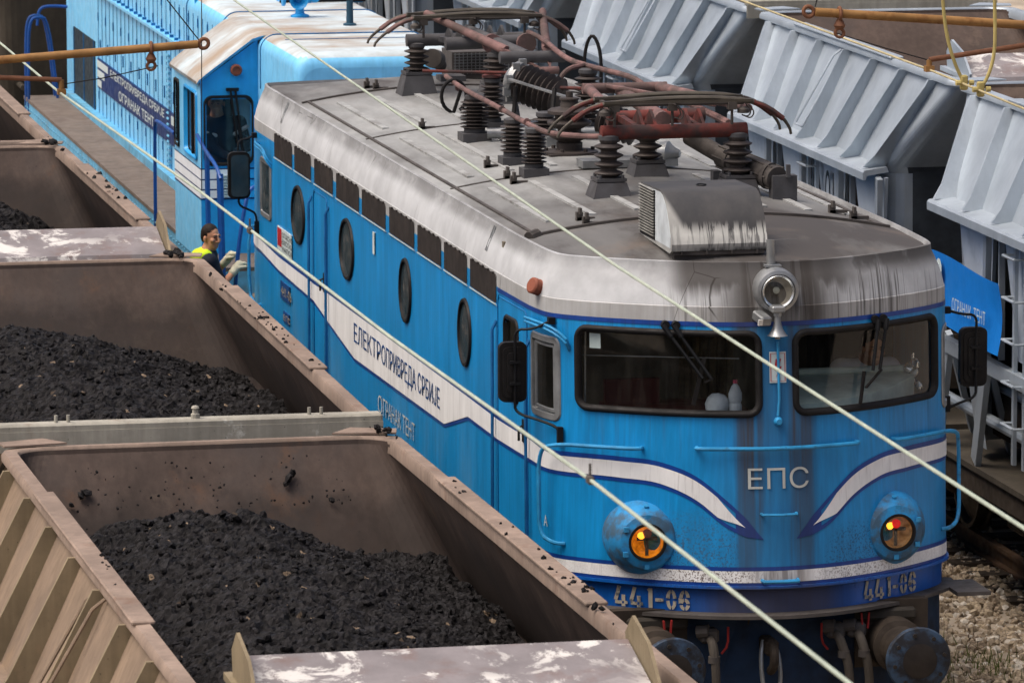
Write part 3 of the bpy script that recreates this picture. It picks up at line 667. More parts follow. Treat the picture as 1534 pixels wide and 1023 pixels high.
# plates and stickers on the long side
def plate(name, sa, sb, z0, z1, mat, par=E1, off=.012):
    mb = MB(); mb.grid([[S(sa, z0, .002), S(sb, z0, .002)], [S(sa, z0, off), S(sb, z0, off)], [S(sa, z1, off), S(sb, z1, off)], [S(sa, z1, .002), S(sb, z1, .002)]]); return mb.build(name, mat, par, 0)
sg_ = plate('warning_sign', s_y(12.35), s_y(11.55), 2.28, 2.50, M['pale']); plate('sign_band', s_y(12.33), s_y(12.1), 2.32, 2.49, M['sign_red'], sg_, .014)
for i, t in enumerate(('ОПАСНО', 'ВИСОКИ', 'НАПОН')):
    V, F = text_tris(t, .42, .05); mb = MB(); mb.add([S(s_y(12.05)+a, 2.425-.065*i+b, .017) for a, b in V], F); mb.build('sign_text', M['black_ink'], sg_, 0)
for a, b, z0, z1 in ((12.2, 11.68, 1.835, 2.0), (12.05, 11.72, 1.63, 1.73)):
    p = plate('number_plate', s_y(a), s_y(b), z0, z1, M['navytext']); V, F = text_tris('441-06' if a > 12.1 else 'ЕПС', abs(a-b)*.8, (z1-z0)*.55); mb = MB()
    mb.add([S(s_y(a)+abs(a-b)*.1+u, z0+(z1-z0)*.22+v, .016) for u, v in V], F); mb.build('plate_text', M['stencil'], p, 0)
plate('sticker', s_y(7.41), s_y(7.32), 2.86, 3.05, M['pale'])
sg_ = plate('high_voltage_sign', s_x(-.062), s_x(.062), 2.82, 3.045, M['pale'])
mb = MB(); P = [(-.02, 3.0), (.03, 3.0), (.008, 2.945), (.035, 2.945), (-.02, 2.86), (.0, 2.92), (-.035, 2.92)]; mb.add([S(s_x(a*.8), b-.005, .016) for a, b in P], [(0, 1, 2, 6), (2, 3, 4, 5), (2, 5, 6)])
ring(mb, [(s_x(-.055), 2.83), (s_x(.055), 2.83), (s_x(.055), 3.035), (s_x(-.055), 3.035)], [(0, .014), (.006, .014)]); mb.build('lightning_mark', M['sign_red'], sg_, 0)

# nose details: headlight, bell, spot lamp, rails, marker lamps
def F3(x, z, off): return S(s_x(x), z, off)
mb = MB(); hb = (XC+.0, .12, 3.50); ax = (0, -1, -.04)
mb.lathe([(.12, -.02), (.15, .02), (.165, .1), (.165, .2), (.155, .235), (.13, .245), (.13, .22), (.122, .215)], hb, ax, 32, cap=False); HL = mb.build('headlight', M['steel'], E1, 40)
mb = MB(); mb.lathe([(.0, .10), (.05, .11), (.09, .15), (.125, .215)], hb, ax, 28, cap=False); mb.build('reflector', M['dish'], HL, 60)
mb = MB(); mb.lathe([(.105, .24), (.118, .25), (.126, .24), (.126, .225)], hb, ax, 32, cap=False); mb.build('lens_ring', M['chrome'], HL, 60)
mb = MB(); mb.lathe([(.115, .225), (.06, .245), (0, .25)], hb, ax, 28, cap=False); mb.build('lens', M['lampglass'], HL, 60)
mb = MB(); mb.lathe([(0, .165), (.022, .165), (.026, .185), (.0, .2)], hb, ax, 12); mb.build('bulb', M['pale'], HL, 60)
mb = MB(); mb.lathe([(.034, 0), (.03, .18), (.032, .19), (0, .19)], (XC-.01, .06, 3.66), (0, .1, 1), 14); mb.box((XC-.01, .02, 3.665), (.12, .08, .015)); mb.beam((XC+.02, .06, 3.85), (XC+.2, .1, 3.845), .004, .004); mb.build('vent_pipe', M['steel'], E1)
mb = MB(); bp = F3(-.01, 3.36, .1); mb.lathe([(.075, .0), (.066, .008), (.04, .05), (.026, .1), (.022, .15), (.014, .155), (.014, .19), (0, .19)], (bp[0], bp[1], 3.175), (0, 0, 1), 24)
mb.box((bp[0], bp[1]+.03, 3.37), (.1, .14, .05), None, 0, .01); mb.lathe([(.03, 0), (.03, .03), (0, .03)], (bp[0], bp[1], 3.32), (0, 0, 1), 12); mb.lathe([(.02, 0), (.02, .03), (0, .03)], (bp[0], bp[1], 3.15), (0, 0, 1), 10); mb.build('warning_bell', M['steel'], E1)
mb = MB(); p = F3(-.12, 3.30, .06); mb.box((p[0]+.0, p[1], p[2]), (.085, .16, .07), Matrix.Rotation(.25, 3, 'Z') @ Matrix.Rotation(.25, 3, 'X'), 0, .01); k_ = mb.build('spot_lamp', M['steel'], E1)
mb = MB(); mb.box((p[0]-.02, p[1]-.078, p[2]-.02), (.06, .012, .045), Matrix.Rotation(.25, 3, 'Z') @ Matrix.Rotation(.25, 3, 'X')); mb.build('lens', M['dish'], k_)
mb = MB(); mb.tube([F3(.0, 3.12, .02), F3(.005, 2.7, .012), F3(-.005, 2.58, .014)], .011, 6); mb.lathe([(.03, 0), (.034, .02), (.02, .05), (0, .05)], F3(-.006, 2.54, 0), (0, -1, 0), 12); mb.build('bell_cable', M['lrail'], E1)
mb = MB()
def frail(pts, r=.0155): mb.tube([F3(*p) for p in pts], r, 8, 0, False, 2)
mb = MB(); frail([(-.585, 2.345, .0), (-.585, 2.345, .06), (-.5, 2.345, .065), (0, 2.345, .065), (.5, 2.345, .065), (.62, 2.345, .06), (.62, 2.345, 0)]); mb.build('nose_handrail', M['lrail'], E1)
for sg in (-1, 1):
    mb = MB(); frail([(sg*.95, 2.325, 0), (sg*.95, 2.325, .07), (sg*1.15, 2.325, .09), (sg*1.49, 2.31, .10), (sg*1.525, 2.2, .10), (sg*1.525, 1.9, .10), (sg*1.525, 1.62, .10), (sg*1.48, 1.565, .06), (sg*1.45, 1.56, 0)]); mb.build('corner_handrail', M['lrail'], E1)
mb = MB(); mb.tube([F3(-.14, 1.862, 0), F3(-.13, 1.862, .05), F3(0, 1.86, .055), F3(.115, 1.862, .05), F3(.125, 1.862, 0)], .012, 6); mb.tube([F3(-.14, 1.375, 0), F3(-.13, 1.375, .06), F3(0, 1.375, .065), F3(.115, 1.375, .06), F3(.125, 1.375, 0)], .016, 6); mb.build('nose_handle', M['lrail'], E1)
for sg in (-1, 1):
    c = np.array(F3(sg*.965, 1.655, -.06)); axd = np.array((sg*.10, -1, -.02))
    mb = MB(); mb.lathe([(.30, -.12), (.285, .02), (.262, .085), (.235, .125), (.225, .15), (.20, .18), (.15, .195), (.135, .20), (.13, .185), (.13, .15)], c, axd, 40, cap=False)
    ml = mb.build('marker_lamp', M['lampblue'], E1, 30)
    mb = MB(); mb.lathe([(.142, .195), (.14, .208), (.122, .208), (.12, .18)], c, axd, 32, cap=False); mb.build('lens_rim', M['rubber'], ml, 40)
    mb = MB(); mb.lathe([(.0, .06), (.06, .07), (.1, .11), (.124, .18)], c, axd, 28, cap=False); mb.build('reflector', M['amberdish'] if sg < 0 else M['dish2'], ml, 60)
    mb = MB(); mb.lathe([(.123, .19), (.08, .205), (0, .215)], c, axd, 28, cap=False); mb.build('lens', M['lampglass'], ml, 60)
    mb = MB(); mb.lathe([(0, 0), (.022, .01), (.028, .03), (.0, .055)], c+axd*.13+np.array((-.045, 0, .045)), axd, 14); mb.build('bulb', M['amber'], ml)
    mb = MB(); mb.lathe([(0, 0), (.03, .01), (.034, .035), (.02, .055), (0, .06)], c+axd*.13+np.array((.0, 0, .06)), axd, 16); mb.build('red_bulb', M['redlamp'] if sg > 0 else M['brown'], ml)
    mb = MB(); mb.box(c+axd*.15+np.array((0, 0, .02)), (.15, .02, .025)); mb.box(c+axd*.15+np.array((0, 0, -.04)), (.022, .02, .13)); mb.build('bulb_holder', M['sootmetal'], ml)
    mb = MB()
    for t in range(6):
        a = t*PI/3+.5; u = np.array((math.cos(a), 0, math.sin(a))); mb.box(c+axd*.175+u*.185, (.035, .03, .035))
    mb.lathe([(.018, 0), (.018, .02), (0, .02)], c+axd*.11+np.array((.0, 0, .24)), (0, -.4, 1), 8); mb.build('clamp_lug', M['lrail'], ml)
# wipers, parked in pairs
def wiper(x0, z0, x1, z1, dx, blade):
    mb = MB()
    for k in (0, 1):
        a = F3(x0+k*dx, z0, .05); b = F3(x1+k*dx*.8, z1, .055); mb.tube([a, b], .013, 6); m_ = [a[i]+(b[i]-a[i])*.22 for i in range(3)]; mb.tube([a, m_], .02, 8)
        mb.lathe([(.03, 0), (.03, .05), (0, .05)], F3(x0+k*dx, z0, 0), (0, -1, 0), 12)
    w = mb.build('wiper', M['black'], E1); mb = MB(); mb.beam(F3(*blade[0], .035), F3(*blade[1], .03), .014, .03); mb.beam(F3(blade[0][0], (blade[0][1]+blade[1][1])/2, .05), F3(x1+dx, z1, .055), .02, .012); mb.build('wiper_blade', M['rubber'], w)
wiper(-.79, 3.24, -.53, 2.86, .07, ((-.52, 3.0), (-.60, 2.66))); wiper(.80, 3.23, .74, 2.86, .075, ((.68, 2.86), (.645, 2.62)))
# buffers, hook and brake hoses
for sg in (-1, 1):
    mb = MB(); b = (XC+sg*.92, .1, .83); mb.lathe([(.2, 0), (.2, .3), (.16, .32), (.15, .55), (.13, .56)], b, (0, -1, 0), 28); mb.box((b[0], b[1]-.02, b[2]+.06), (.56, .1, .5)); bu = mb.build('buffer', M['frame'], E1)
    mb = MB(); mb.lathe([(.0, .845), (.1, .842), (.17, .835), (.235, .82), (.245, .80), (.24, .77), (.12, .75), (.12, .6)], b, (0, -1, 0), 40); pl = mb.build('buffer_plate', basic('blue grey buffer steel', '3d4f64', .5, .3, stain='2b2826', amt=.9, ssc=(7, 7, 7), slo=.38, shi=.6), bu, 40)
    mb = MB(); mb.lathe([(0, .851), (.11, .8495), (.13, .846)], b, (0, -1, 0), 30)
    for t in range(8): a = t*PI/4+.2; mb.lathe([(.016, 0), (.016, .012), (0, .012)], (b[0]+.19*math.cos(a), b[1]-.83, b[2]+.19*math.sin(a)), (0, -1, 0), 8)
    mb.build('buffer_grease', M['tyre'], bu)
    mb = MB(); mb.box((b[0]-sg*.05, .08, 1.04), (.46, .2, .09), None, 0, .02); mb.build('buffer_guard', basic('dusty brown guard', '3d3933', .75), E1)
mb = MB(); mb.box((XC-.06, .06, .96), (.24, .06, .17)); mb.box((XC-.05, -.06, .86), (.10, .3, .12), None, 0, .02); mb.tube([(XC-.05, -.15, .9), (XC-.05, -.26, .86), (XC-.05, -.26, .74), (XC-.05, -.15, .68)], .035, 8, 0, False, 2)
mb.build('coupling_hook', M['frame'], E1)
mb = MB()
for dx in (-.07, .07): mb.tube([(XC-.06+dx*.5, -.1, .9), (XC-.06+dx, -.16, .8), (XC-.05+dx, -.18, .6), (XC-.05+dx*.6, -.18, .5)], .017, 8, 0, False, 2)
mb.build('coupling_link', M['steel'], E1)
for x, dx in ((.46, .07), (.62, .06), (-.5, .02)):
    mb = MB(); p = (XC+x, -.02, .93); mb.tube([p, (p[0], -.16, .93), (p[0]+dx*.3, -.2, .86), (p[0]+dx, -.22, .7), (p[0]+dx*1.2, -.2, .45)], [.03, .034, .036, .033, .033], 10, 0, False, 2); h = mb.build('brake_hose', basic('brake hose rubber', '4a453f', .75), E1)
    mb = MB(); mb.box((p[0], -.06, .95), (.14, .12, .11), None, 0, .02); mb.lathe([(.05, 0), (.05, .09), (0, .09)], (p[0]-.09, -.07, .98), (.8, -.4, .1), 10); mb.lathe([(.045, 0), (.045, .05), (0, .05)], (p[0]+dx*.45, -.2, .82), (0, 0, -1), 12); mb.build('air_cock', M['sootmetal'], h)
    if x != .62:
        mb = MB(); q = p[0]+(-.12 if x > 0 else .13); mb.tube([(q, -.13, 1.02), (q, -.13, .88), (q+(.05 if x > 0 else -.05), -.13, .82)], .009, 6, 0, False, 1); mb.build('tap_handle', M['redpaint'], h)
mb = MB()
for x in (-.84, .66): mb.beam((XC+x, -.1, .96), (XC+x-.01, -.1, 1.08), .03, .012, 0, (1, 0, 0)); mb.beam((XC+x+.04, -.1, .96), (XC+x+.05, -.1, 1.08), .022, .012, 0, (1, 0, 0))
mb.build('red_tap', M['redpaint'], E1)

# mirrors
def mirror(c, y, arm_t, arm_b, glassside):
    mb = MB(); P = rrect(c[0]-.105, c[0]+.105, c[1]-.225, c[1]+.225, .05, 5)
    mb.prism([(a, y, b) for a, b in P], (0, -.03, 0), (0, .03, 0)); P2 = rrect(c[0]-.08, c[0]+.08, c[1]-.19, c[1]+.19, .04, 4); mb.prism([(a, y, b) for a, b in P2], (0, -.045, 0), (0, -.02, 0)); P3 = rrect(c[0]-.05, c[0]+.05, c[1]-.15, c[1]+.15, .03, 4); mb.prism([(a, y, b) for a, b in P3], (0, -.06, 0), (0, -.03, 0))
    m = mb.build('wing_mirror', M['rubber'], E1)
    mb = MB(); P = rrect(c[0]-.085, c[0]+.085, c[1]-.2, c[1]+.2, .04, 4)
    yy = y+.034 if glassside > 0 else y-.064
    mb.add([(a, yy, b) for a, b in P], [tuple(range(len(P)))]); mb.build('mirror_glass', M['dglass'], m, 0)
    mb = MB(); xm = c[0]+.005; yb = y-.075*glassside if glassside > 0 else y+.05
    mb.tube([arm_t, (xm*.5+arm_t[0]*.5, (arm_t[1]+yb)/2, c[1]+.335), (xm, yb, c[1]+.33), (xm, yb, c[1]+.2), (xm, yb, c[1]-.2), (xm, yb, c[1]-.3), (xm*.4+arm_b[0]*.6, (arm_b[1]+yb)/2, c[1]-.34), (arm_b[0]-.0, arm_b[1], c[1]-.38), arm_b], .011, 6, 0, False, 2)
    for dz in (-.08, .08): mb.box((xm, yb, c[1]+dz), (.08, .03, .02))
    mb.box(arm_t, (.05, .06, .05)); mb.box((arm_b[0], arm_b[1], arm_b[2]+.04), (.04, .05, .12)); mb.build('mirror_arm', M['black'], m)
mirror((-1.70, 2.80), .95, S(s_y(.72), 3.21, .02), S(s_y(.66), 2.33, .02), 1)
mirror((1.86, 2.80), .95, S(s_y(.9, 1), 3.17, .02), S(s_y(.9, 1), 2.42, .02), 1)
mirror((-1.74, 2.85), 13.5, S(s_y(13.6), 3.22, .02), S(s_y(13.5), 2.3, .02), -1)
mb = MB()
for a, b in ((1.16, .6), (13.4, 12.7)):
    for dz in (0, .03): mb.tube([S(s_y(a), 3.13+dz, .0), S(s_y(a-.05), 3.16+dz, .07), S(s_y(b+.1), 3.15+dz, .07), S(s_y(b), 3.08+dz, .06), S(s_y(b), 3.0+dz, .0)], .011, 6, 0, False, 1)
mb.build('rain_rail', M['lrail'], E1)
mb = MB(); 
for x in (13.55,): mb.tube([S(s_y(x), 2.35, 0), S(s_y(x), 2.35, .09), S(s_y(x), 1.7, .09), S(s_y(x-.12), 1.6, .05), S(s_y(x-.12), 1.6, 0)], .016, 8, 0, False, 1)
mb.build('door_handrail', M['lrail'], E1)

# cab interior
mb = MB(); mb.box((XC, 2.3, 2.5), (3.1, .06, 2.2)); mb.box((XC, 1.5, 1.85), (2.8, 1.5, .05)); mb.box((XC, 1.4, 3.4), (2.6, 1.5, .04)); mb.build('cab_partition', basic('cab lining', '6c665a', .8), E1)
mb = MB(); DP = [(.16, .14), (.5, .2), (.8, .34), (1.05, .52), (1.3, .8), (1.3, .92), (.16, .92)]; dz = lambda y: 2.60+(y-.1)*.14
mb.add([(XC+a, b, dz(b)) for a, b in DP]+[(XC+a, b, 2.3) for a, b in DP], [tuple(range(7))]+[(k, (k+1) % 7, 7+(k+1) % 7, 7+k) for k in range(7)]); mb.box((XC+.73, .90, 2.735), (1.12, .05, .05), None, 0, .012); mb.build('driver_desk', M['desk'], E1)
mb = MB(); mb.box((XC-.56, .82, 2.48), (1.0, .6, .1)); mb.box((XC-.85, .95, 2.62), (.42, .05, .2)); mb.build('co_driver_desk', basic('dark red desk panel', '421518', .5), E1)
mb = MB()
for k in range(9): mb.tube([(XC-.42+k*.045, 1.1+.03*math.sin(k*2.1), 3.25), (XC-.42+k*.045, 1.1+.03*math.sin(k*2.1+1), 2.4)], .028, 6)
mb.build('curtain', M['curtain'], E1)
mb = MB(); mb.grid([[S(s_x(x), z, -.025) for x in (-1.29, -1.22)] for z in (3.03, 3.14)]); mb.build('sun_card', M['pale'], E1, 0)
mb = MB(); mb.beam((XC-1.3, .68, 2.95), (XC-.2, .25, 2.95), .008, .008); mb.beam((XC-1.25, .75, 3.2), (XC-1.25, .75, 2.55), .012, .012); mb.build('blind_rod', M['steel'], E1)
mb = MB(); mb.box((XC+1.03, 2.0, 2.85), (.5, .08, .75), None, 0, .03); mb.box((XC+1.03, 1.75, 2.4), (.5, .5, .12), None, 0, .03); mb.build('driver_seat', M['black'], E1)

# ---------------------------------------------------------------- roof equipment of the electric locomotive
def insul(mb, base, h, r, n, core=.55, axis=(0, 0, 1)):
    p = [(r*core*1.1, 0), (r*core*1.1, h*.04)]
    for k in range(n):
        z = h*(.06+.9*k/n); d = h*.9/n; p += [(r*core, z), (r*.92, z+d*.30), (r, z+d*.42), (r*.97, z+d*.5), (r*core, z+d*.78)]
    p += [(r*core*1.15, h*.96), (r*core*1.15, h), (0, h)]
    mb.lathe(p, base, axis, 24)
def pedestal(mb, x, y, z0, z1, w0, w1):
    mb.add([(x+sx*w*.5, y+sy*w*.5, z) for w, z in ((w0, z0), (w1, z1-.02)) for sx, sy in ((-1, -1), (1, -1), (1, 1), (-1, 1))], [(3, 2, 1, 0), (4, 5, 6, 7), (0, 1, 5, 4), (1, 2, 6, 5), (2, 3, 7, 6), (3, 0, 4, 7)])
    mb.box((x, y, z1), (w1*1.0, w1*1.0, .025))
    for sx in (-1, 1):
        for sy in (-1, 1): mb.lathe([(.014, 0), (.014, .03), (0, .03)], (x+sx*w1*.38, y+sy*w1*.38, z1+.01), (0, 0, 1), 6)
def std_insulator(x, y, z0, z1, r, n, ped, name='insulator', par=E1, zb=None):
    """post insulator: returns the porcelain part, its pedestal a sub-part"""
    X = x+XC; zr = (zb if zb is not None else roof_z(X, y)-.03)
    mb = MB(); insul(mb, (X, y, z0), z1-z0, r, n); o = mb.build(name, M['insul'], par, 50)
    if root_of(par) is par:
        mb = MB()
        if ped: pedestal(mb, X, y, zr, z0, *ped)
        else: mb.box((X, y, (zr+z0)/2-.01), (r*2.0, r*2.0, z0-zr-.02)); mb.lathe([(r*.75, 0), (r*.75, .05), (0, .05)], (X, y, z0-.035), (0, 0, 1), 16)
        mb.lathe([(r*.7, 0), (r*.7, .03), (r*.5, .04), (0, .04)], (X, y, z1), (0, 0, 1), 14); mb.build('pedestal', M['ped'], o)
    return o
for x, y in ((-.457, 3.44), (.589, 3.44), (.135, 4.62)): std_insulator(x, y, 3.925, 4.235, .118, 4, (.36, .24), zb=3.7)
for x, y in ((-.424, 11.6), (.60, 11.6), (.10, 10.5)): std_insulator(x, y, 3.99, 4.23, .118, 4, (.38, .25), zb=3.7)
std_insulator(-.673, 7.68, 3.87, 4.14, .125, 8, None); std_insulator(-.713, 5.9, 3.86, 4.12, .105, 7, None); std_insulator(-.714, 5.05, 3.86, 4.13, .105, 8, None)
std_insulator(.40, 8.0, 3.87, 4.31, .12, 8, None); std_insulator(-.35, 8.5, 3.87, 4.2, .11, 7, None); std_insulator(-.2, 7.0, 3.86, 4.05, .11, 5, None)

def pantograph(y0, d, col1, arms):
    """folded pantograph: y0 = axle of the base tube, d = +1 knee towards +y"""
    root = MB(); X = lambda x: x+XC
    root.tube([(X(-.52), y0, 4.29), (X(.66), y0, 4.29)], .058, 16); root.tube([(X(-.30), y0+.75*d, 4.32), (X(.5), y0+.75*d, 4.335)], .06, 16)
    for x in (-.2, .3): root.beam((X(x), y0, 4.3), (X(x), y0+.75*d, 4.33), .05, .05)
    root.beam((X(.13), y0+.7*d, 4.28), (X(.13), y0+1.18*d, 4.25), .09, .06)
    for x in (-.16, -.06, .22, .33): root.prism([(X(x), y0, 4.30), (X(x), y0+.45*d, 4.32), (X(x), y0+.25*d, 4.44)], (-.012, 0, 0), (.012, 0, 0))
    P = root.build('pantograph', M[col1], E1, 45)
    mb = MB()
    if d > 0:
        mb.tube([(X(.1), y0+.5, 4.33), (X(.22), y0+2.55, 4.36)], [.065, .05], 12); mb.tube([(X(.62), y0+.4, 4.3), (X(.62), y0+2.5, 4.34)], .03, 8)
    else:
        mb.tube([(X(.0), y0-.3, 4.40), (X(.28), y0-1.6, 4.27)], [.055, .06], 12); mb.tube([(X(.02), y0-1.65, 4.27), (X(.62), y0-1.65, 4.27)], .055, 14)
    mb.build('lower_arm', M[arms], P, 45)
    mb = MB(); yk = y0+2.55*d if d > 0 else y0-1.9
    if d > 0:
        mb.tube([(X(-.1), yk, 4.38), (X(.62), yk, 4.38)], .045, 12)
        mb.tube([(X(-.05), yk, 4.38), (X(-.42), y0+.0, 4.46)], [.045, .032], 10); mb.tube([(X(.55), yk, 4.38), (X(.68), y0, 4.46)], [.045, .032], 10); mb.tube([(X(.1), yk, 4.4), (X(.55), y0+.6, 4.43)], .02, 8)
    else:
        k = (X(.42), yk, 4.17)
        for a, b in (((X(-.38), y0-.25, 4.56), .36), ((X(.72), y0-.25, 4.56), .48)):
            q = tuple(a[i]+(k[i]-a[i])*.66 for i in range(3)); mb.tube([a, q], [.034, .045], 10)
            w = .05; mb.add([(q[0]-w, q[1], q[2]+.03), (q[0]+w, q[1], q[2]-.0), (k[0]+(.02 if b > .4 else -.02), k[1], k[2]), (q[0]-w*.6, q[1], q[2]-.06)], [(0, 1, 2), (0, 2, 3), (1, 3, 2), (0, 3, 1)])
        mb.tube([(k[0]-.09, k[1], k[2]), (k[0]+.09, k[1], k[2])], .035, 12)
        for x in (.1, .42): mb.lathe([(.09, 0), (.09, .06), (0, .06)], (X(x), y0-.9, 4.33), (0, -1, 0), 18)
    mb.build('upper_arm', M['pink'], P, 45)
    yh = y0-.06 if d > 0 else y0-.35
    prof = [(-.92, 4.285), (-.905, 4.33), (-.80, 4.42), (-.68, 4.505), (-.56, 4.54), (-.2, 4.568), (.12, 4.577), (.45, 4.565), (.66, 4.535), (.78, 4.49), (.90, 4.40), (.955, 4.32), (.965, 4.27)]
    for k, dy in ((0, -.17), (1, .17)):
        mb = MB(); mb.tube([(X(x), yh+dy, z) for x, z in prof], [.011, .012, .014, .018, .02, .022, .022, .022, .02, .018, .014, .012, .011], 8, 0, False, 1); mb.beam((X(-.55), yh+dy, 4.552), (X(.65), yh+dy, 4.548), .05, .022)
        st = mb.build('contact_strip', M['contact'], P, 45)
        mb = MB(); seg = prof[1:5] if d > 0 else prof[1:3]
        mb.tube([(X(x), yh+dy, z-.005) for x, z in prof[2:5]], .022, 8, 0, False, 1); mb.tube([(X(x), yh+dy, z-.005) for x, z in prof[8:11]], .022, 8, 0, False, 1); mb.build('horn_grip', M['red'] if d > 0 else M['pink'], P, 45)
    mb = MB(); mb.tube([(X(-.5), yh, 4.515), (X(.62), yh, 4.515)], .018, 10)
    for x in (-.5, .05, .62):
        mb.beam((X(x), yh-.17, 4.53), (X(x), yh+.17, 4.53), .03, .025)
        if x: mb.box((X(x*.85), yh, 4.49), (.07, .07, .06)); mb.tube([(X(x*.85), yh, 4.5), (X(x*.85), yh, 4.34)], .012, 6)
        for q in range(2): mb.tube([(X(x)+.03, yh-.05+q*.1, 4.5), (X(x)+.08, yh-.05+q*.1, 4.44), (X(x)+.05, yh-.05+q*.1, 4.39), (X(x), yh-.05+q*.1, 4.41)], .006, 5, 0, False, 2)
    mb.lathe([(.05, 0), (.05, .03), (.02, .05), (0, .05)], (X(-.5), yh, 4.43), (0, 0, 1), 12); mb.lathe([(.05, 0), (.05, .03), (.02, .05), (0, .05)], (X(.62), yh, 4.43), (0, 0, 1), 12)
    mb.build('strip_carrier', M['sootmetal'], P, 45)
    return P
P1 = pantograph(3.44, 1, 'red', 'pink'); P2 = pantograph(11.6, -1, 'ped', 'ped')
mb = MB(); X0 = XC
mb.tube([(X0+.42, 4.35, 4.14), (X0+.60, 3.95, 4.02)], .07, 16); mb.tube([(X0+.60, 3.95, 4.02), (X0+.85, 3.2, 3.92)], .095, 20)
for t in (.15, .85): mb.tube([(X0+.60+.25*t-.01, 3.95-.75*t, 4.02-.1*t), (X0+.60+.25*t+.01, 3.95-.75*t-.03, 4.02-.1*t-.004)], .108, 20)
for a in range(6): mb.tube([(X0+.60+.1*math.cos(a), 3.93, 4.02+.1*math.sin(a)), (X0+.85+.1*math.cos(a), 3.2, 3.92+.1*math.sin(a))], .008, 5)
mb.build('raising_cylinder', M['sootmetal'], E1)
mb = MB(); mb.box((X0+.9, 3.2, 3.83), (.2, .12, .24)); mb.box((X0+.5, 3.8, 3.83), (.06, .1, .2)); mb.box((X0+.92, 3.12, 3.99), (.03, .04, .1)); mb.build('cylinder_bracket', M['ped'], E1)
mb = MB(); mb.lathe([(.05, 0), (.09, .03), (.1, .1), (.06, .14), (.03, .2), (0, .2)], (X0+.35, 5.2, 3.92), (.8, -.5, 0), 18); mb.box((X0+.1, 5.2, 3.85), (.8, .25, .06)); mb.build('air_valve', M['steel'], E1)
mb = MB(); mb.tube([(X0-.2, 12.0, 4.05), (X0-.05, 12.5, 4.0), (X0-.0, 12.6, 3.95)], .06, 12); mb.tube([(X0-.24, 11.8, 4.1), (X0-.12, 12.2, 4.05)], .09, 14); mb.build('raising_cylinder', M['sootmetal'], E1)
# voltage transformer pot, main breaker drum, bus pipes
mb = MB(); b = (X0-.142, 6.3, 3.80)
mb.lathe([(.24, 0), (.24, .03), (.22, .035), (.11, .04), (.11, .10), (.09, .11), (.17, .15), (.175, .165), (.10, .19), (.10, .215), (.18, .25), (.19, .268), (.185, .28), (.12, .305), (.13, .33), (.185, .345), (.185, .37), (.16, .385), (.08, .40), (.07, .46), (.085, .46), (.085, .475), (.03, .48), (.03, .53), (0, .53)], b, (0, 0, 1), 32)
for a in range(6): mb.lathe([(.018, 0), (.018, .03), (0, .03)], (b[0]+.2*math.cos(a*PI/3), b[1]+.2*math.sin(a*PI/3), b[2]+.03), (0, 0, 1), 6)
mb.box((b[0], b[1], 3.80), (.42, .42, .04)); mb.build('bushing_insulator', M['insul'], E1, 40)
mb = MB(); q = [(.0, 0), (.15, 0), (.15, .05)]
for k in range(7): q += [(.135, .06+k*.055), (.175, .085+k*.055), (.135, .11+k*.055)]
q += [(.1, .47), (0, .47)]
dc = Vector((X0-.26, 7.9, 4.27)); dax = Vector((.72, -.55, -.30)); mb.lathe(q, dc, dax, 28); db = mb.build('breaker_drum', M['insul'], E1, 40)
mb = MB(); mb.lathe([(0, -.08), (.09, -.08), (.12, -.05), (.17, -.03), (.17, .02), (.15, .03)], dc, dax, 24)
for a in range(8):
    u = Matrix.Rotation(a*PI/4, 3, dax) @ dax.orthogonal().normalized(); mb.box(dc+u*.16, (.06, .06, .07))
mb.beam(dc+Vector((-.1, -.2, .03)), dc+Vector((.5, -.7, -.15)), .05, .015); mb.box((X0-.05, 7.6, 3.86), (.5, .5, .12)); mb.build('breaker_head', M['steel'], db)
mb = MB(); q = [(.0, 0), (.11, 0)]
for k in range(6): q += [(.10, .03+k*.05), (.145, .055+k*.05), (.10, .075+k*.05)]
q += [(0, .33)]; mb.lathe(q, (X0+.05, 6.0, 4.12), (.75, -.5, -.2), 24); mb.build('breaker_drum', M['insul'], E1, 40)
mb = MB(); mb.tube([(X0-.78, 8.4, 4.27), (X0-.74, 7.9, 4.21), (X0-.69, 6.7, 4.18), (X0-.71, 5.0, 4.165), (X0-.66, 4.55, 4.165), (X0-.40, 3.95, 4.2), (X0-.3, 3.6, 4.26)], .022, 10, 0, False, 2)
for y in (8.2, 6.35, 5.35): mb.tube([(X0-.71, y-.015, 4.185), (X0-.71, y+.015, 4.185)], .03, 10)
mb.build('bus_pipe', M['pink'], E1)
mb = MB(); mb.tube([(X0+.55, 11.2, 4.38), (X0+.52, 10.4, 4.39), (X0+.42, 9.0, 4.34), (X0+.40, 8.0, 4.37), (X0+.58, 6.9, 4.37), (X0+.62, 6.7, 4.28)], .024, 10, 0, False, 2)
mb.tube([(X0+.39, 8.1, 4.37), (X0+.2, 8.0, 4.35), (X0+.12, 8.0, 4.2), (X0+.02, 7.9, 4.16)], .022, 8, 0, False, 2); mb.build('bus_pipe', M['pink'], E1)
mb = MB(); mb.tube([(X0-.95, 8.6, 4.3), (X0-.3, 8.4, 4.29), (X0+.0, 8.2, 4.3)], .014, 8); mb.tube([(X0+.02, 7.6, 4.23), (X0+.5, 7.3, 4.23), (X0+.9, 7.2, 4.23)], .016, 8); mb.lathe([(.09, 0), (.09, .02), (.06, .03), (.06, .05), (0, .05)], (X0-.35, 8.5, 4.24), (0, 0, 1), 16); mb.build('connecting_rod', M['red'], E1)
mb = MB(); mb.tube([(X0-.76+.11*math.cos(t), 8.15, 4.12+.14*math.sin(t)) for t in np.linspace(-1.1, 4.7, 20)]+[(X0-.72, 8.0, 4.21)], .016, 8); mb.build('cable_loop', M['rubber'], E1)
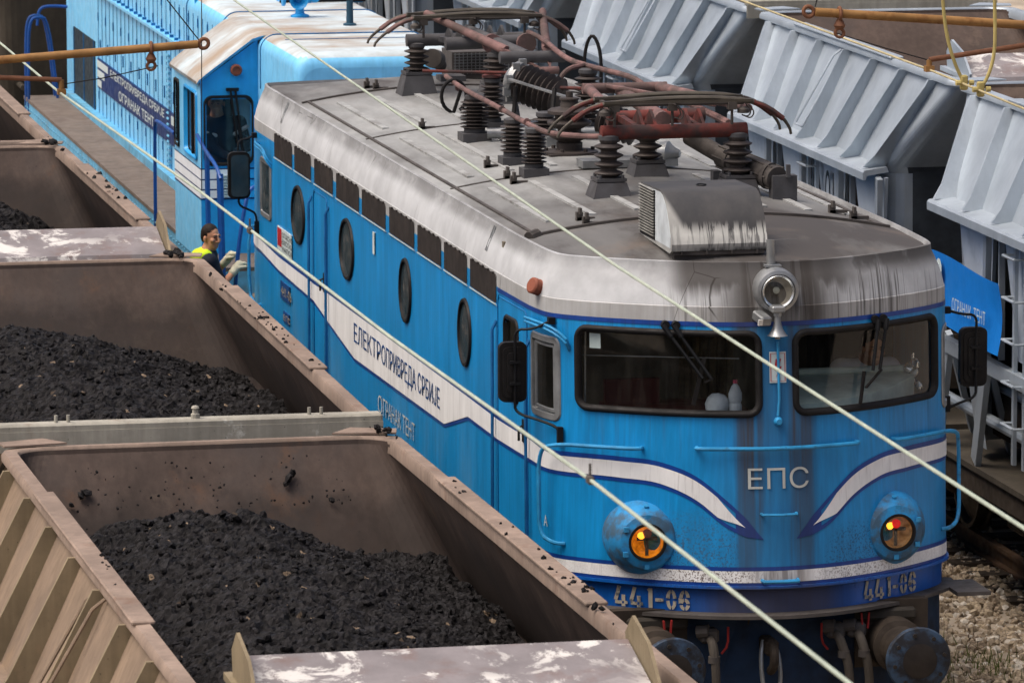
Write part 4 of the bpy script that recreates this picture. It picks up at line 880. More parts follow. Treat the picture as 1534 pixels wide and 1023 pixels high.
mb = MB(); mb.tube([(X0+.5, 8.6, 4.1), (X0+.5, 8.6, 4.45), (X0+.56, 8.55, 4.62), (X0+.63, 8.5, 4.45), (X0+.63, 8.5, 4.1)], .016, 8, 0, False, 2); mb.build('cable_loop', M['rubber'], E1)
mb = MB(); mb.tube([(X0-.05, 7.3, 4.25), (X0-.10, 7.2, 4.0), (X0-.14, 7.1, 3.87)], .02, 8, 0, False, 1); mb.tube([(X0-.35, 7.5, 4.26), (X0-.36, 7.5, 4.05), (X0-.42, 7.4, 3.86)], .02, 8, 0, False, 1); mb.tube([(X0-.22, 8.4, 4.22), (X0-.2, 8.2, 4.05), (X0-.3, 7.6, 3.95)], .018, 8, 0, False, 1); mb.build('cable_drop', M['rubber'], E1)
mb = MB(); mb.tube([(X0-.6, 7.5, 3.86), (X0+.4, 7.3, 3.87)], .045, 12); mb.box((X0-.1, 6.9, 3.84), (.25, .2, .1)); mb.build('cable_duct', M['steel'], E1)
# cab cooling unit with its grille, and the rear resistor box
prof = [(1.32, 3.76), (1.32, 4.135), (1.28, 4.155), (.66, 4.165), (.58, 4.15), (.47, 4.08), (.375, 3.97), (.315, 3.85), (.30, 3.80), (.315, 3.75), (.36, 3.73)]
mb = MB(); xa, xb = XC-.70, XC+.025; mb.prism([(0, y, z) for y, z in prof], (xa, 0, 0), (xb, 0, 0)); ac = mb.build('cooling_unit', M['acsoot'], E1, 30)
mb = MB(); q = [(1.30, 3.78), (1.30, 4.12), (1.26, 4.14), (.66, 4.15), (.59, 4.135), (.48, 4.07), (.39, 3.96), (.33, 3.85), (.33, 3.77)]
mb.prism([(0, y, z) for y, z in q], (xa-.003, 0, 0), (xa+.01, 0, 0)); mb.build('side_panel', M['ac'], ac, 0)
mb = MB()
for k in range(17): z = 3.79+k*.0212; mb.add([(xa-.004, .82, z), (xa-.004, 1.3, z), (xa-.022, 1.3, z+.013), (xa-.022, .82, z+.013), (xa-.005, .82, z+.016), (xa-.005, 1.3, z+.016)], [(0, 1, 2, 3), (3, 2, 5, 4)])
mb.build('grille', basic('grille slats', '8f8f8a', .5, .3), ac, 0); mb = MB(); mb.box((xa-.002, 1.06, 3.955), (.004, .49, .37)); mb.build('grille_back', M['black'], ac, 0)
mb = MB(); mb.box((XC-.34, .78, 3.68), (.66, .86, .16)); mb.box((XC-.335, .335, 3.735), (.69, .02, .035))
for k in range(4): mb.box((XC-.62+k*.19, .318, 3.735), (.015, .02, .03))
mb.build('unit_base', M['sootmetal'], ac); mb = MB(); mb.tube([(XC-.33+.035*math.cos(t), .9+.05*math.sin(t), 4.168) for t in np.linspace(0, 5.6, 14)], .005, 5); mb.build('lifting_ring', M['black'], ac)
mb = MB(); mb.box((XC+.43, 13.0, 3.93), (.58, .5, .26)); bx = mb.build('resistor_box', M['sootmetal'], E1); mb = MB()
for k in range(14): mb.box((XC+.17+k*.04, 12.745, 3.95), (.006, .01, .2))
for k in range(7): mb.box((XC+.43, 12.745, 3.87+k*.028), (.54, .01, .005))
mb.build('mesh_screen', M['steel'], bx, 0); mb = MB(); mb.box((XC+.1, 12.6, 3.78), (.24, .25, .16)); mb.build('junction_box', M['ped'], E1)

# ---------------------------------------------------------------- diesel locomotive behind
D = thing('diesel_locomotive', (.03, 25, -.3), 'light blue hood diesel locomotive with a side walkway, coupled behind the electric locomotive', 'locomotive', rotz=-.0101)
L, HL_ = -1.43, -.83
def hoodprof(x0, x1, z0, z1, r, n=6):
    c = [(x0, z0)]
    for k in range(n+1): a = PI-PI/2*k/n; c.append((x0+r+r*math.cos(a), z1-r+r*math.sin(a)))
    for k in range(n+1): a = PI/2-PI/2*k/n; c.append((x1-r+r*math.cos(a), z1-r+r*math.sin(a)))
    return c+[(x1, z0)]
def hood(name, x0, x1, y0, y1, z0, z1, r, mats, rf=.14):
    mb = MB(); rows = []
    for k in range(7):
        a = PI/2*k/6; d = rf*(1-math.sin(a)); rows.append([(x, y0+rf*(1-math.cos(a)), z) for x, z in hoodprof(x0+d*.6, x1-d*.6, z0, z1-d, r)])
    rows.append([(x, y1, z) for x, z in hoodprof(x0, x1, z0, z1, r)]); mb.grid(rows); b = mb.k
    mb.add(rows[0], [tuple(range(len(rows[0])))]); mb.add(rows[-1], [tuple(range(len(rows[0])))[::-1]])
    o = mb.build(name, mats, D, 50)
    if len(mats) > 1:
        for p in o.data.polygons:
            if p.normal.z > .75: p.material_index = 1
    return o
sh = hood('short_hood', HL_, .89, 15.02, 17.5, 1.58, 3.85, .16, [M['lb'], M['lbroof']])
lh = hood('long_hood', HL_, .89, 17.5, 34.0, 1.58, 3.852, .17, [M['lb'], M['lbroof']], .002)
tb = hood('raised_hood', -.02, .9, 21.0, 27.0, 3.84, 4.75, .12, [M['lb2']], .05)
mb = MB(); mb.box((.44, 20.99, 3.865), (.95, .03, .03)); mb.build('hood_seal', M['black'], D)
mb = MB()
for y in (17.2, 19.9, 22.6):
    P = hoodprof(HL_-.004, .894, 3.3, 3.857, .172); mb.tube([(x, y, z) for x, z in P], .008, 6)
mb.box((.03, 16.6, 3.856), (1.4, .012, .006)); mb.build('roof_seam', M['crease'], D)
# cab: a box set out to the edge of the frame with a sloping roof
mb = MB(); Y0, Y1 = 17.4, 19.35; e, pk = 3.36, 3.79
W2 = [(L, 1.5), (L, e), (HL_-.04, pk), (HL_, pk+.01), (HL_, 1.5)]
def cabwall():
    mb = MB(); wy = [(17.66, 18.5), (18.98, 19.25)]; ys = [Y0, 17.66, 18.5, 18.98, 19.25, Y1]; zs = [1.5, 2.56, 3.2, e]
    for i in range(5):
        for j in range(3):
            if j == 1 and (ys[i], ys[i+1]) in wy: continue
            mb.add([(L, ys[i], zs[j]), (L, ys[i+1], zs[j]), (L, ys[i+1], zs[j+1]), (L, ys[i], zs[j+1])], [(3, 2, 1, 0)])
    xs = [L, L+.06, L+.52, HL_]; zz = [1.5, 2.52, 3.18, e]
    for i in range(3):
        for j in range(3):
            if i == 1 and j == 1: continue
            mb.add([(xs[i], Y0, zz[j]), (xs[i+1], Y0, zz[j]), (xs[i+1], Y0, zz[j+1]), (xs[i], Y0, zz[j+1])], [(0, 1, 2, 3)], 1)
    mb.add([(L, Y0, e), (HL_, Y0, e), (HL_, Y0, pk)], [(0, 1, 2)], 1)
    mb.add([(L, Y1, 1.5), (L, Y1, e), (HL_, Y1, pk), (HL_, Y1, 1.5)], [(0, 1, 2, 3)], 1)
    return mb.build('cab', [M['lb'], M['lb2']], D, 0)
cab = cabwall()
mb = MB(); th = .05; sl = [(L-.03, e-.03), (L-.045, e+.01), (L-.02, e+.045), (L+.06, e+.11), (HL_-.06, pk+.03), (HL_+.04, pk+.06), (HL_+.15, 3.855)]
rows = [[(x, y, z-(0.02 if y in (Y0-.05, Y1+.05) else 0)) for x, z in sl] for y in (Y0-.05, Y0-.03, Y1+.03, Y1+.05)]
mb.grid(rows); mb.add([(x, Y0-.05, z-.02) for x, z in sl]+[(x, Y0-.0, z-.06) for x, z in sl], [(i, i+1, i+1+len(sl), i+len(sl)) for i in range(len(sl)-1)], 1); mb.build('cab_roof', [M['lbroof'], M['lb']], cab, 50)
mb = MB(); mb.box((.03, 18.4, 2.55), (1.7, 1.9, 1.9)); mb.box((-1.1, 19.25, 2.5), (.6, .1, 1.8)); mb.build('cab_core', M['dark'], cab)
def flatwin(poly, nrm, fr, depth, name='window'):
    """poly of 3-D points on a flat wall"""
    P = [Vector(p) for p in poly]; c = sum(P, Vector())/len(P); n = Vector(nrm)
    mb = MB(); V = []
    for k, o in ((1.0, .002), (.985, .02), (.93, .02), (.90, -.02)): V.append([c+(p-c)*k+n*o for p in P])
    mb.grid(V, 0, True); w = mb.build('window_frame', M[fr], cab, 40)
    mb = MB(); mb.add([c+(p-c)*.93-n*depth for p in P], [tuple(range(len(P)))]); mb.build('pane', M['glass'], w, 0); return w
flatwin([(a, Y0, b) for a, b in rrect(L+.03, L+.55, 2.49, 3.22, .09, 5)], (0, -1, 0), 'rubber', .01)
flatwin([(L, a, b) for a, b in rrect(17.62, 18.54, 2.52, 3.24, .06, 4)], (-1, 0, 0), 'lb2', .03)
flatwin([(L, a, b) for a, b in rrect(18.95, 19.28, 2.52, 3.24, .05, 4)], (-1, 0, 0), 'rubber', .03)
mb = MB(); mb.box((L+.005, 18.02, 2.88), (.03, .04, .64)); mb.box((L+.005, 17.72, 2.88), (.03, .1, .64)); mb.build('sliding_frame', M['rubber'], cab)
mb = MB()
for k, (z0, z1) in enumerate(((2.36, 2.455), (2.255, 2.345), (2.16, 2.24))):
    mb.add([(L-.004, Y1, z0), (L-.004, Y0-.004, z0), (HL_-.12, Y0-.004, z0), (L-.004, Y1, z1), (L-.004, Y0-.004, z1), (HL_-.12, Y0-.004, z1)], [(0, 1, 4, 3), (1, 2, 5, 4)], 0)
for z in (2.46, 2.35, 2.248, 2.15): mb.add([(L-.003, Y1, z-.008), (L-.003, Y0-.003, z-.008), (HL_, Y0-.003, z-.008), (L-.003, Y1, z+.008), (L-.003, Y0-.003, z+.008), (HL_, Y0-.003, z+.008)], [(0, 1, 4, 3), (1, 2, 5, 4)], 1)
mb.build('cab_stripe', [basic('clean white stripe', 'd9dee2', .5, var=.06), M['dnavy']], cab, 0)
mb = MB()
for k in range(8): mb.box((L+.26, Y0-.02, 2.18+k*.03), (.2, .03, .014))
mb.build('vent_slats', M['pale'], cab); mb = MB(); mb.lathe([(.055, 0), (.06, .01), (.06, .05), (.045, .06), (.04, .06), (.04, .05), (0, .05)], (L+.37, Y0, 3.48), (0, -1, 0), 20); mb.build('cab_lamp', M['brown'], cab)
mb = MB(); mb.tube([(L+.36, Y0-.03, 3.27), (L+.43, Y0-.03, 2.72)], .012, 6); mb.tube([(L+.31, Y0-.03, 3.27), (L+.38, Y0-.03, 2.72)], .012, 6); mb.beam((L+.36, Y0-.025, 3.0), (L+.45, Y0-.025, 2.6), .014, .02); mb.box((L+.33, Y0-.02, 3.28), (.13, .04, .03)); mb.build('wiper', M['black'], cab)
# frame, walkway, steps, rails
mb = MB(); mb.box((.03, 25.1, 1.56), (2.9, 17.6, .04)); mb.box((.03, 15.5, 1.56), (1.72, 1.6, .04)); mb.build('walkway', M['walk'], D)
mb = MB(); mb.box((.03, 25.1, 1.42), (2.88, 17.6, .24)); mb.box((.03, 15.55, 1.42), (1.7, 1.5, .24)); mb.box((HL_-.05, 26.5, 1.63), (.1, 14.4, .1))
for k in range(82): mb.lathe([(.014, 0), (.01, .012), (0, .014)], (L-.005, 16.5+k*.21, 1.48), (-1, 0, 0), 6)
mb.build('frame_sill', M['sill'], D)
mb = MB(); mb.box((.03, 25, 1.0), (2.0, 18.6, .6)); mb.box((.03, 19, .5), (2.2, 3.6, .6)); mb.box((.03, 30, .5), (2.2, 3.6, .6)); mb.build('underframe', M['frame'], D)
for y in (17.8, 20.2, 29, 31.4):
    for sx in (-1, 1): mb = MB(); mb.lathe([(.0, -.07), (.50, -.07), (.52, .04), (.56, .07), (.56, .09), (0, .09)], (.03+sx*.76, y, .25), (-sx, 0, 0), 24); mb.build('wheel', M['tyre'], D)
for k, (z, y) in enumerate(((1.30, 16.12), (1.02, 15.84), (.72, 15.56), (.4, 15.28))):
    mb = MB(); mb.box((L+.27, y, z), (.54, .36, .03), None, 1); mb.box((L+.27, y+.02, z-.16), (.52, .3, .28), None, 0); mb.build('step', [M['lb2'], M['walk']], D)
def prail(pts, r=.02, flat=False, name='handrail'):
    mb = MB(); mb.tube(pts, r, 8, 0, False, 2); return mb.build(name, M['rail'], D)
mb = MB(); mb.tube([(L-.04, 17.38, 2.82), (L-.02, 16.9, 2.7), (L, 16.3, 2.62), (L+.02, 16.15, 2.5)], .02, 8, 0, False, 1); mb.beam((L-.01, 16.9, 2.7), (L, 16.85, 1.2), .035, .06); mb.beam((L+.02, 16.2, 2.55), (L+.04, 16.15, .9), .035, .075); mb.build('handrail', M['rail'], D)
prail([(L+.36, 15.75, 2.47), (L+.25, 15.7, 2.46), (L+.19, 15.65, 2.3), (L+.10, 15.6, 1.8), (L+.05, 15.6, 1.1)], .021)
prail([(L, 19.4, 2.62), (L, 20.6, 2.62), (L, 20.9, 2.6), (L, 20.95, 2.3), (L, 20.95, 1.4)])
for y in (33.4, 33.7): prail([(L+.02, y, 1.3), (L+.02, y, 2.3), (L+.05, y, 2.62), (L+.15, y, 2.66), (L+.3, y+.1, 2.62), (L+.42, y+.1, 1.5)])
prail([(L+.2, 33.9, 2.5), (L+.22, 33.9, 2.72), (L+.35, 33.9, 2.76), (HL_, 33.9, 2.74)])
# hood side: doors, hinges, louvre columns, lettered band
for k in range(14):
    y = 30.6-k*.74
    if y < 20.3: break
    mb = MB()
    for z0, z1, o in ((1.68, 3.2, 0), (3.27, 3.66, .02)):
        mb.box((HL_-.002, y, (z0+z1)/2), (.008, .022, z1-z0), None, 0); mb.box((HL_-.002, y-.37, (z0+z1)/2), (.008, .014, z1-z0), None, 0)
        for t in (.15, .8): mb.box((HL_-.008, y-.02, z0+(z1-z0)*t), (.014, .022, .10), None, 0)
    mb.box((HL_-.008, y-.2, 2.55), (.012, .022, .14), None, 0); mb.build('hood_door', [M['crease'], M['lrail']], D, 0)
mb = MB(); mb.box((HL_-.03, 25.6, 3.225), (.06, 10.2, .035))
for k in range(26): mb.box((HL_-.02, 20.6+k*.39, 3.262), (.05, .03, .03), None, 1)
mb.build('rain_gutter', [M['lb'], M['crease']], D)
mb = MB(); mb.box((HL_-.006, 32.05, 2.05), (.012, 2.2, 1.0))
for k in range(3): mb.box((HL_-.016, 31.0+k*1.05, 2.05), (.012, .03, 1.0), None, 1)
mb.build('air_intake', [basic('dark intake mesh', '27343c', .6), M['crease']], D)
for y in (24.1, 23.1):
    mb = MB()
    for k in range(20): mb.box((HL_-.012, y, 1.75+k*.066), (.03, .16, .03), Matrix.Rotation(.5, 3, 'Y'))
    mb.build('louvre_column', M['sill'], D)
mb = MB(); mb.box((HL_-.010, 27.0, 2.19), (.020, 7.2, .37)); bd = mb.build('name_band', M['dnavy'], D)
mb = MB()
for k, (a, b) in enumerate(((29.55, 30.6), (29.9, 30.6), (30.2, 30.6))): mb.box((HL_-.021, (a+b)/2, 2.31-k*.12), (.006, b-a, .085))
mb.box((HL_-.021, 23.65, 2.29), (.006, .35, .1)); mb.build('white_flash', M['pale'], bd)
for t, y, w, z, h in (('ЕЛЕКТРОПРИВРЕДА СРБИЈЕ', 29.3, 4.9, 2.235, .115), ('ОГРАНАК ТЕНТ', 28.5, 3.2, 2.05, .12)):
    V, F = text_tris(t, w, h, .015); mb = MB(); mb.add([(HL_-.024, y-a, z+b) for a, b in V], F); mb.build('lettering', M['pale'], bd, 0)
# horn and stack
mb = MB(); hx, hy = -.10, 19.2
mb.lathe([(.03, .0), (.032, .08), (.04, .16), (.06, .24), (.095, .29), (.10, .30), (.09, .295), (.05, .24), (.03, .15), (0, .1)], (hx-.04, hy+.1, 4.06), (0, -1, -.05), 24); mb.lathe([(.05, 0), (.06, .06), (.02, .1), (.02, .2), (0, .2)], (hx+.15, hy-.1, 4.06), (0, 1, 0), 18)
mb.lathe([(.10, .0), (.10, .02), (.05, .04), (.04, .15), (.09, .16), (.09, .19), (0, .19)], (hx, hy, 3.85), (0, 0, 1), 20); mb.box((hx+.03, hy, 4.04), (.22, .12, .08), None, 0, .02); mb.lathe([(.08, 0), (.08, .03), (.0, .03)], (hx-.16, hy, 4.05), (-1, 0, 0), 18); mb.build('air_horn', M['lb2'], D)
mb = MB(); mb.lathe([(.07, 0), (.07, .02), (.038, .03), (.035, .26), (.03, .26), (.03, .2)], (.25, 18.1, 3.85), (0, 0, 1), 16, cap=False); mb.build('exhaust_pipe', basic('dark blue pipe', '2a4658', .6), D)
mb = MB(); mb.tube([(-.78, 22.1, 3.72), (-.80, 22.1, 3.86), (-.76, 22.1, 3.92), (-.70, 22.1, 3.86)], .025, 8, 0, False, 1); mb.build('lifting_eye', M['lb2'], D)

# ---------------------------------------------------------------- hopper wagons
def rr(hx, y0, y1, r, z, n=9): return [(a, b, z) for a, b in rrect(-hx, hx, y0, y1, r, n)]
WL = 8.75
def wagon(kind, loc, label, group, mats, rotz=0.0, number=False, full=True, WL=8.75):
    ext, dk, inn, rim, rib = mats
    g = thing('hopper_wagon', loc, label, 'wagon', group, rotz); x0, yb, zb = loc[0], loc[1]-WL/2, loc[2]+.3
    A = lambda P: [(x0+a, yb+b, zb+c) for a, b, c in P]
    IN = 1.02 if not full else .62
    # outer and inner walls
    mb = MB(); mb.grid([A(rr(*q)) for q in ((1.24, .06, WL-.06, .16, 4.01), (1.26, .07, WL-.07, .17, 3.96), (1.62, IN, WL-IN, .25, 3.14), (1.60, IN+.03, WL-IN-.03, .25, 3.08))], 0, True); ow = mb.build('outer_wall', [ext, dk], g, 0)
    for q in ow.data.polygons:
        if abs(q.normal.y) > .84: q.material_index = 1  # end faces get dk; on grey wagons that paints in the gap shade
    for sy in (0, 1):
        mb = MB(); rows = []
        for z, hx, y, r in ((3.09, 1.60, IN+.03, .25), (1.55, 1.55, IN+.2, .25), (1.0, 1.5, IN+.3, .25)):
            r_ = [(-hx, y+r+.28, z), (-hx, y+r, z)]+[(-hx+r-r*math.cos(t), y+r-r*math.sin(t), z) for t in np.linspace(.3, PI/2, 5)]; r_ += [(-a, b, c) for a, b, c in r_[::-1]]
            rows.append(A([(a, WL-b if sy else b, c) for a, b, c in r_]))
        mb.grid(rows, 0)
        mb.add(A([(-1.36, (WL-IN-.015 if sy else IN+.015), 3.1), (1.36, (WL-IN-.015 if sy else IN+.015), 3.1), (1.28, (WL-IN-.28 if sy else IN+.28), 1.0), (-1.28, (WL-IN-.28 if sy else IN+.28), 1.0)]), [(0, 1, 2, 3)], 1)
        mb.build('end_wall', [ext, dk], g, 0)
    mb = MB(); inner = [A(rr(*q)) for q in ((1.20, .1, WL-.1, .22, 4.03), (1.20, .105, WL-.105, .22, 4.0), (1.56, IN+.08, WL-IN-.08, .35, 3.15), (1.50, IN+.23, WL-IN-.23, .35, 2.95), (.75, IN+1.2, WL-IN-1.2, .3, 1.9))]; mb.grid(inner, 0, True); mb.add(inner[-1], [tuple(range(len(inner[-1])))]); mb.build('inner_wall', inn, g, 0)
    mb = MB(); mb.grid([A(rr(*q)) for q in ((1.198, .095, WL-.095, .22, 3.95), (1.198, .095, WL-.095, .22, 4.03), (1.21, .08, WL-.08, .22, 4.05), (1.285, .0, WL, .2, 4.045), (1.30, -.015, WL+.015, .2, 4.02), (1.30, -.015, WL+.015, .2, 3.985), (1.245, .05, WL-.05, .2, 3.98))], 0, True); mb.build('top_rim', rim, g, 50)
    mb = MB()
    for sx in (-1, 1): mb.box(A([(sx*1.245, WL*.53, 4.055)])[0], (.13, WL*.5, .026), None, 0, .008)
    mb.each('wear_strip', rim, g)
    LY = 3.34 if number else 4.12 if not full else WL-2.75
    NR = int(round((WL-1.5)/1.03))+1
    mb = MB()
    for sx in (-1, 1):
        for k in range(NR):
            y = .62+k*(WL-1.24)/(NR-1); yb_ = IN+.12+k*(WL-2*IN-.24)/(NR-1) if not full else y; P = [(sx*1.24, y, 3.99), (sx*1.34, y, 3.99), (sx*1.37, y, 3.93), (sx*1.70, y+(yb_-y)*.85, 3.26), (sx*1.79, yb_, 3.14), (sx*1.60, yb_, 3.12)]
            mb.prism(A(P), (0, -.018, 0), (0, .018, 0))
    mb.each('wall_rib', rib, g, 0)
    mb = MB()
    for sx in (-1, 1):
        mb.prism(A([(sx*1.60, IN, 3.15), (sx*1.80, IN, 3.12), (sx*1.815, IN, 3.10), (sx*1.815, IN, 3.03), (sx*1.79, IN, 3.03), (sx*1.78, IN, 3.07), (sx*1.58, IN, 3.1)]), (0, 0, 0), (0, WL-2*IN, 0))
    mb.each('side_shelf', ext, g, 0)
    mb = MB()
    for sx in (-1, 1):
        for y in (3.7, 3.98): mb.tube(A([(sx*1.26, y, 3.98), (sx*1.36, y, 3.9), (sx*1.72, y, 3.25)]), .012, 6)
        mb.tube(A([(sx*1.72, 3.7, 3.25), (sx*1.72, 3.98, 3.25)]), .012, 6)
    mb.build('grab_rail', ext, g)
    # flaps, struts and lower beams
    for sx in (-1, 1):
        mb = MB(); st = MB()
        for k in range(int((WL-1.2)/1.45)):
            y = 1.0+k*1.42 if not full else 1.16+k*1.45; mb.prism(A([(sx*1.62, y, 3.05), (sx*1.62, y+1.12, 3.05), (sx*1.56, y+.86, 1.95), (sx*1.56, y+.34, 1.95)]), (0, 0, 0), (-sx*.03, 0, 0))
            a, b = A([(sx*1.68, y-.02, 3.05), (sx*1.62, y+.22, 1.9)]); st.beam(a, b, .09, .05, 0, (sx, 0, 0))
            a, b = A([(sx*1.60, y-.16, 3.05), (sx*1.58, y-.12, 1.9)])
            if k: st.beam(a, b, .03, .05, 0, (sx, 0, 0))
        mb.each('hopper_flap', M['galvf'] if not full else ext, g, 0)
        for y in (1.3, 3.4, 5.3, WL-1.2):
            a, b = A([(sx*1.66, y, 1.86), (sx*1.62, y+.45 if y < WL-1 else y-.45, .92)]); st.beam(a, b, .16, .05, 0, (sx, 0, 0)); a, b = A([(sx*1.5, y+.6, 1.86), (sx*1.2, y+.9, .92)]); st.beam(a, b, .1, .05, 0, (sx, 0, 0))
        st.each('side_strut', ext, g, 0)
        mb = MB(); a, b = A([(sx*1.66, .3, 1.84), (sx*1.66, WL-.3, 1.84)]); mb.beam(a, b, .08, .12); a, b = A([(sx*1.45, .3, 1.25), (sx*1.45, WL-.3, 1.25)]); mb.tube([a, b], .05, 10); a, b = A([(sx*1.3, .3, 1.5), (sx*1.3, WL-.3, 1.5)]); mb.tube([a, b], .04, 8); mb.build('side_beam', ext, g, 30)
        mb = MB()
        for k in range(5):
            z = 2.9-k*.36; a, b = A([(sx*1.76, LY, z), (sx*1.76, LY+.36, z)]); mb.tube([a, b], .014, 6)
            for q in (a, b): mb.tube([q, (q[0]-sx*.12, q[1], q[2])], .012, 6)
        for y in (LY+.02, LY+.33): a, b = A([(sx*1.66, y, 3.0), (sx*1.66, y, 1.1)]); mb.beam(a, b, .06, .03)
        mb.build('ladder', ext, g)
    mb = MB(); mb.box(A([(0, WL/2, 2.2)])[0], (2.0, WL-2.4, 1.6)); mb.box(A([(0, WL/2, 1.3)])[0], (2.6, WL-2.2, .5)); mb.build('hopper_core', M['frame'], g)
    mb = MB(); mb.box(A([(0, WL/2, .86)])[0], (3.3, WL-.1, .05), None, 1); mb.box(A([(0, WL/2, .74)])[0], (3.24, WL-.12, .2), None, 0); mb.box(A([(0, -.1, .75)])[0], (.3, .2, .25)); mb.build('underframe', [M['frame'], M['dirty']], g)
    mb = MB(); 
    for sx in (-1, 1): mb.box(A([(sx*.98, 2.0, .25)])[0], (.14, 2.3, .3), None, 0, .04); mb.box(A([(sx*.98, WL-2, .25)])[0], (.14, 2.3, .3), None, 0, .04); mb.tube(A([(sx*1.5, .8, .95), (sx*1.5, 1.4, .96)]), .1, 14); mb.tube(A([(sx*1.5, 1.4, .96), (sx*1.5, 3.0, 1.0)]), .035, 8)
    mb.build('bogie_frame', M['frame'], g)
    for y in (1.1, 2.9, WL-2.9, WL-1.1):
        for sx in (-1, 1): mb = MB(); mb.lathe([(.0, .1), (.2, .1), (.38, .02), (.42, .07), (.46, .07), (.46, -.03), (.49, -.05), (.49, -.07), (0, -.07)], A([(sx*.76, y, .19)])[0], (sx, 0, 0), 28); mb.build('wheel', M['tyre'], g)
    mb = MB()
    for sx in (-1, 1): mb.lathe([(.1, 0), (.1, .4), (.2, .42), (.2, .45), (0, .46)], A([(sx*.87, -.0, .78)])[0], (0, -1, 0), 18)
    if kind == 'cover':
        c = MB(); c.add(A([(-1.12, .62, 4.22), (1.12, .62, 4.22), (1.12, -.02, 4.065), (-1.12, -.02, 4.065), (1.12, -.05, 4.0), (-1.12, -.05, 4.0)]), [(0, 1, 2, 3), (3, 2, 4, 5)]); c.add(A([(-1.12, .63, 4.205), (1.12, .63, 4.205), (1.12, 0, 4.05), (-1.12, 0, 4.05)]), [(3, 2, 1, 0)])
        cv = c.build('gap_cover', M['peel'], g, 0)
        for sx in (-1, 1):
            c = MB(); P = [(sx*1.13, .68, 4.04), (sx*1.13, .72, 4.24), (sx*1.13, .56, 4.36), (sx*1.13, .2, 4.28), (sx*1.13, -.06, 4.10), (sx*1.13, -.04, 4.0)]; c.prism(A(P), (0, 0, 0), (sx*.02, 0, 0)); c.beam(*A([(sx*1.16, .8, 4.08), (sx*1.16, 0, 4.06)]), .05, .04); c.build('cover_cheek', rib if full else ext, cv, 0)
    else:
        c = MB(); c.box(A([(0, .03, 4.085)])[0], (2.56, .14, .07), None, 0, .015); c.box(A([(0, -.03, 4.0)])[0], (2.56, .03, .14)); bm_ = c.build('end_beam', M['rimedge'], g)
        c = MB()
        for x in (-.86, -.78, .80, .88): c.tube(A([(x, .02, 4.06), (x, .02, 4.17)]), .012, 8)
        c.lathe([(.03, 0), (.03, .03), (.02, .035), (.02, .06), (.028, .07), (.02, .085), (0, .09)], A([(0.05, .02, 4.12)])[0], (0, 0, 1), 10); c.each('stud', M['rimedge'], bm_)
    c = MB()
    for sx in (-1, 1): c.prism(A([(sx*.86, WL-.03, 4.056), (sx*1.27, WL-.1, 4.056), (sx*1.30, WL+.05, 4.06), (sx*1.0, WL+.10, 4.07)]), (0, 0, 0), (0, 0, .012))
    c.each('corner_flap', rim if full else ext, g, 0)
    mb.each('buffer', M['frame'], g)
    if number:
        V, F = text_tris('016', .62, .4, -.0); mb = MB(); mb.add(A([(-1.645, 3.10-a, 2.50+b) for a, b in V]), F); mb.build('lettering', M['black_ink'], g, 0)
        V, F = text_tris('+ 1,25m +', .5, .09); mb = MB(); mb.add(A([(-1.625, 6.6-a, .70+b) for a, b in V]), F); mb.build('lettering', M['pale'], g, 0)
    g.scale = (1.055, 1, 1)
    return g
GRP = 'grey hopper wagons on the right hand track'
gm = (M['galv'], M['galv_shade'], M['rustin'], M['galv'], M['galv'])
GX = {0: 5.43, 1: 5.515, 2: 5.59, 3: 5.67, 4: 5.75}
WR = 7.7
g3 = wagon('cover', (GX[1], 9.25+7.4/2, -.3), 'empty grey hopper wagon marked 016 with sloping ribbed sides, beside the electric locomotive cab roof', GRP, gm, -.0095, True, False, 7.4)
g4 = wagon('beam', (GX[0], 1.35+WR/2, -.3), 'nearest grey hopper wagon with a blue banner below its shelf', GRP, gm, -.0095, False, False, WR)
def dupw(src, loc, label, rotz=None, keepno=False):
    c = copy_tree(src); c.location = loc; c['label'] = label
    if rotz is not None: c.rotation_euler = (0, 0, rotz)
    if not keepno:
        for ch in list(c.children):
            if ch.name.startswith('lettering'): bpy.data.objects.remove(ch)
    return c
dupw(g4, (GX[2], 17.14+WR/2, -.3), 'grey hopper wagon behind the pantographs, coupled behind the one marked 016')
dupw(g3, (GX[3], 25.34+7.4/2, -.3), 'far grey hopper wagon behind the rear pantograph, second behind the one marked 016')
dupw(g4, (GX[4], 33.54+WR/2, -.3), 'farthest grey hopper wagon at the top edge beyond the diesel')
LG = 'coal wagons on the left hand track'
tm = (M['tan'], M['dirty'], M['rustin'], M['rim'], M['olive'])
ZL = -1.45
wC = wagon('cover', (-4.525, -11.0+WL/2, ZL), 'nearest brown hopper wagon heaped with coal, a peeling white cover plate across its front', LG, tm, .004)
for ch in wC.children:
    if ch.name.startswith('gap_cover'): ch.scale = (.90, 1, 1)
wB = wagon('beam', (-4.485, -1.78+9.05/2, ZL), 'middle brown coal wagon with a whitish studded beam across its front rim', LG, tm, -.014, False, True, 9.05)
wA = dupw(wC, (-4.49, 7.40+WL/2, ZL), 'brown coal wagon beside the worker, third from the front with a white patched cover plate', -.008)
for ch in wA.children:
    if ch.name.startswith('gap_cover'): ch.scale = (1.0, 1, 1)
wP = dupw(wB, (-4.42, 16.5+9.05/2, ZL), 'farthest brown coal wagon at the left edge under the rusty catenary tubes', -.012)
for ch in list(wP.children):
    if ch.name.startswith('end_beam'):
        for q in list(ch.children): bpy.data.objects.remove(q)
        bpy.data.objects.remove(ch)
wE = wagon('beam', (.30, 35.4+WL/2, -.3), 'dark dirty hopper wagon end standing behind the light blue diesel', 'dark wagons behind the diesel', (M['dirty'], M['dirty'], M['rustin'], M['dirty'], M['dirty']), -.01)

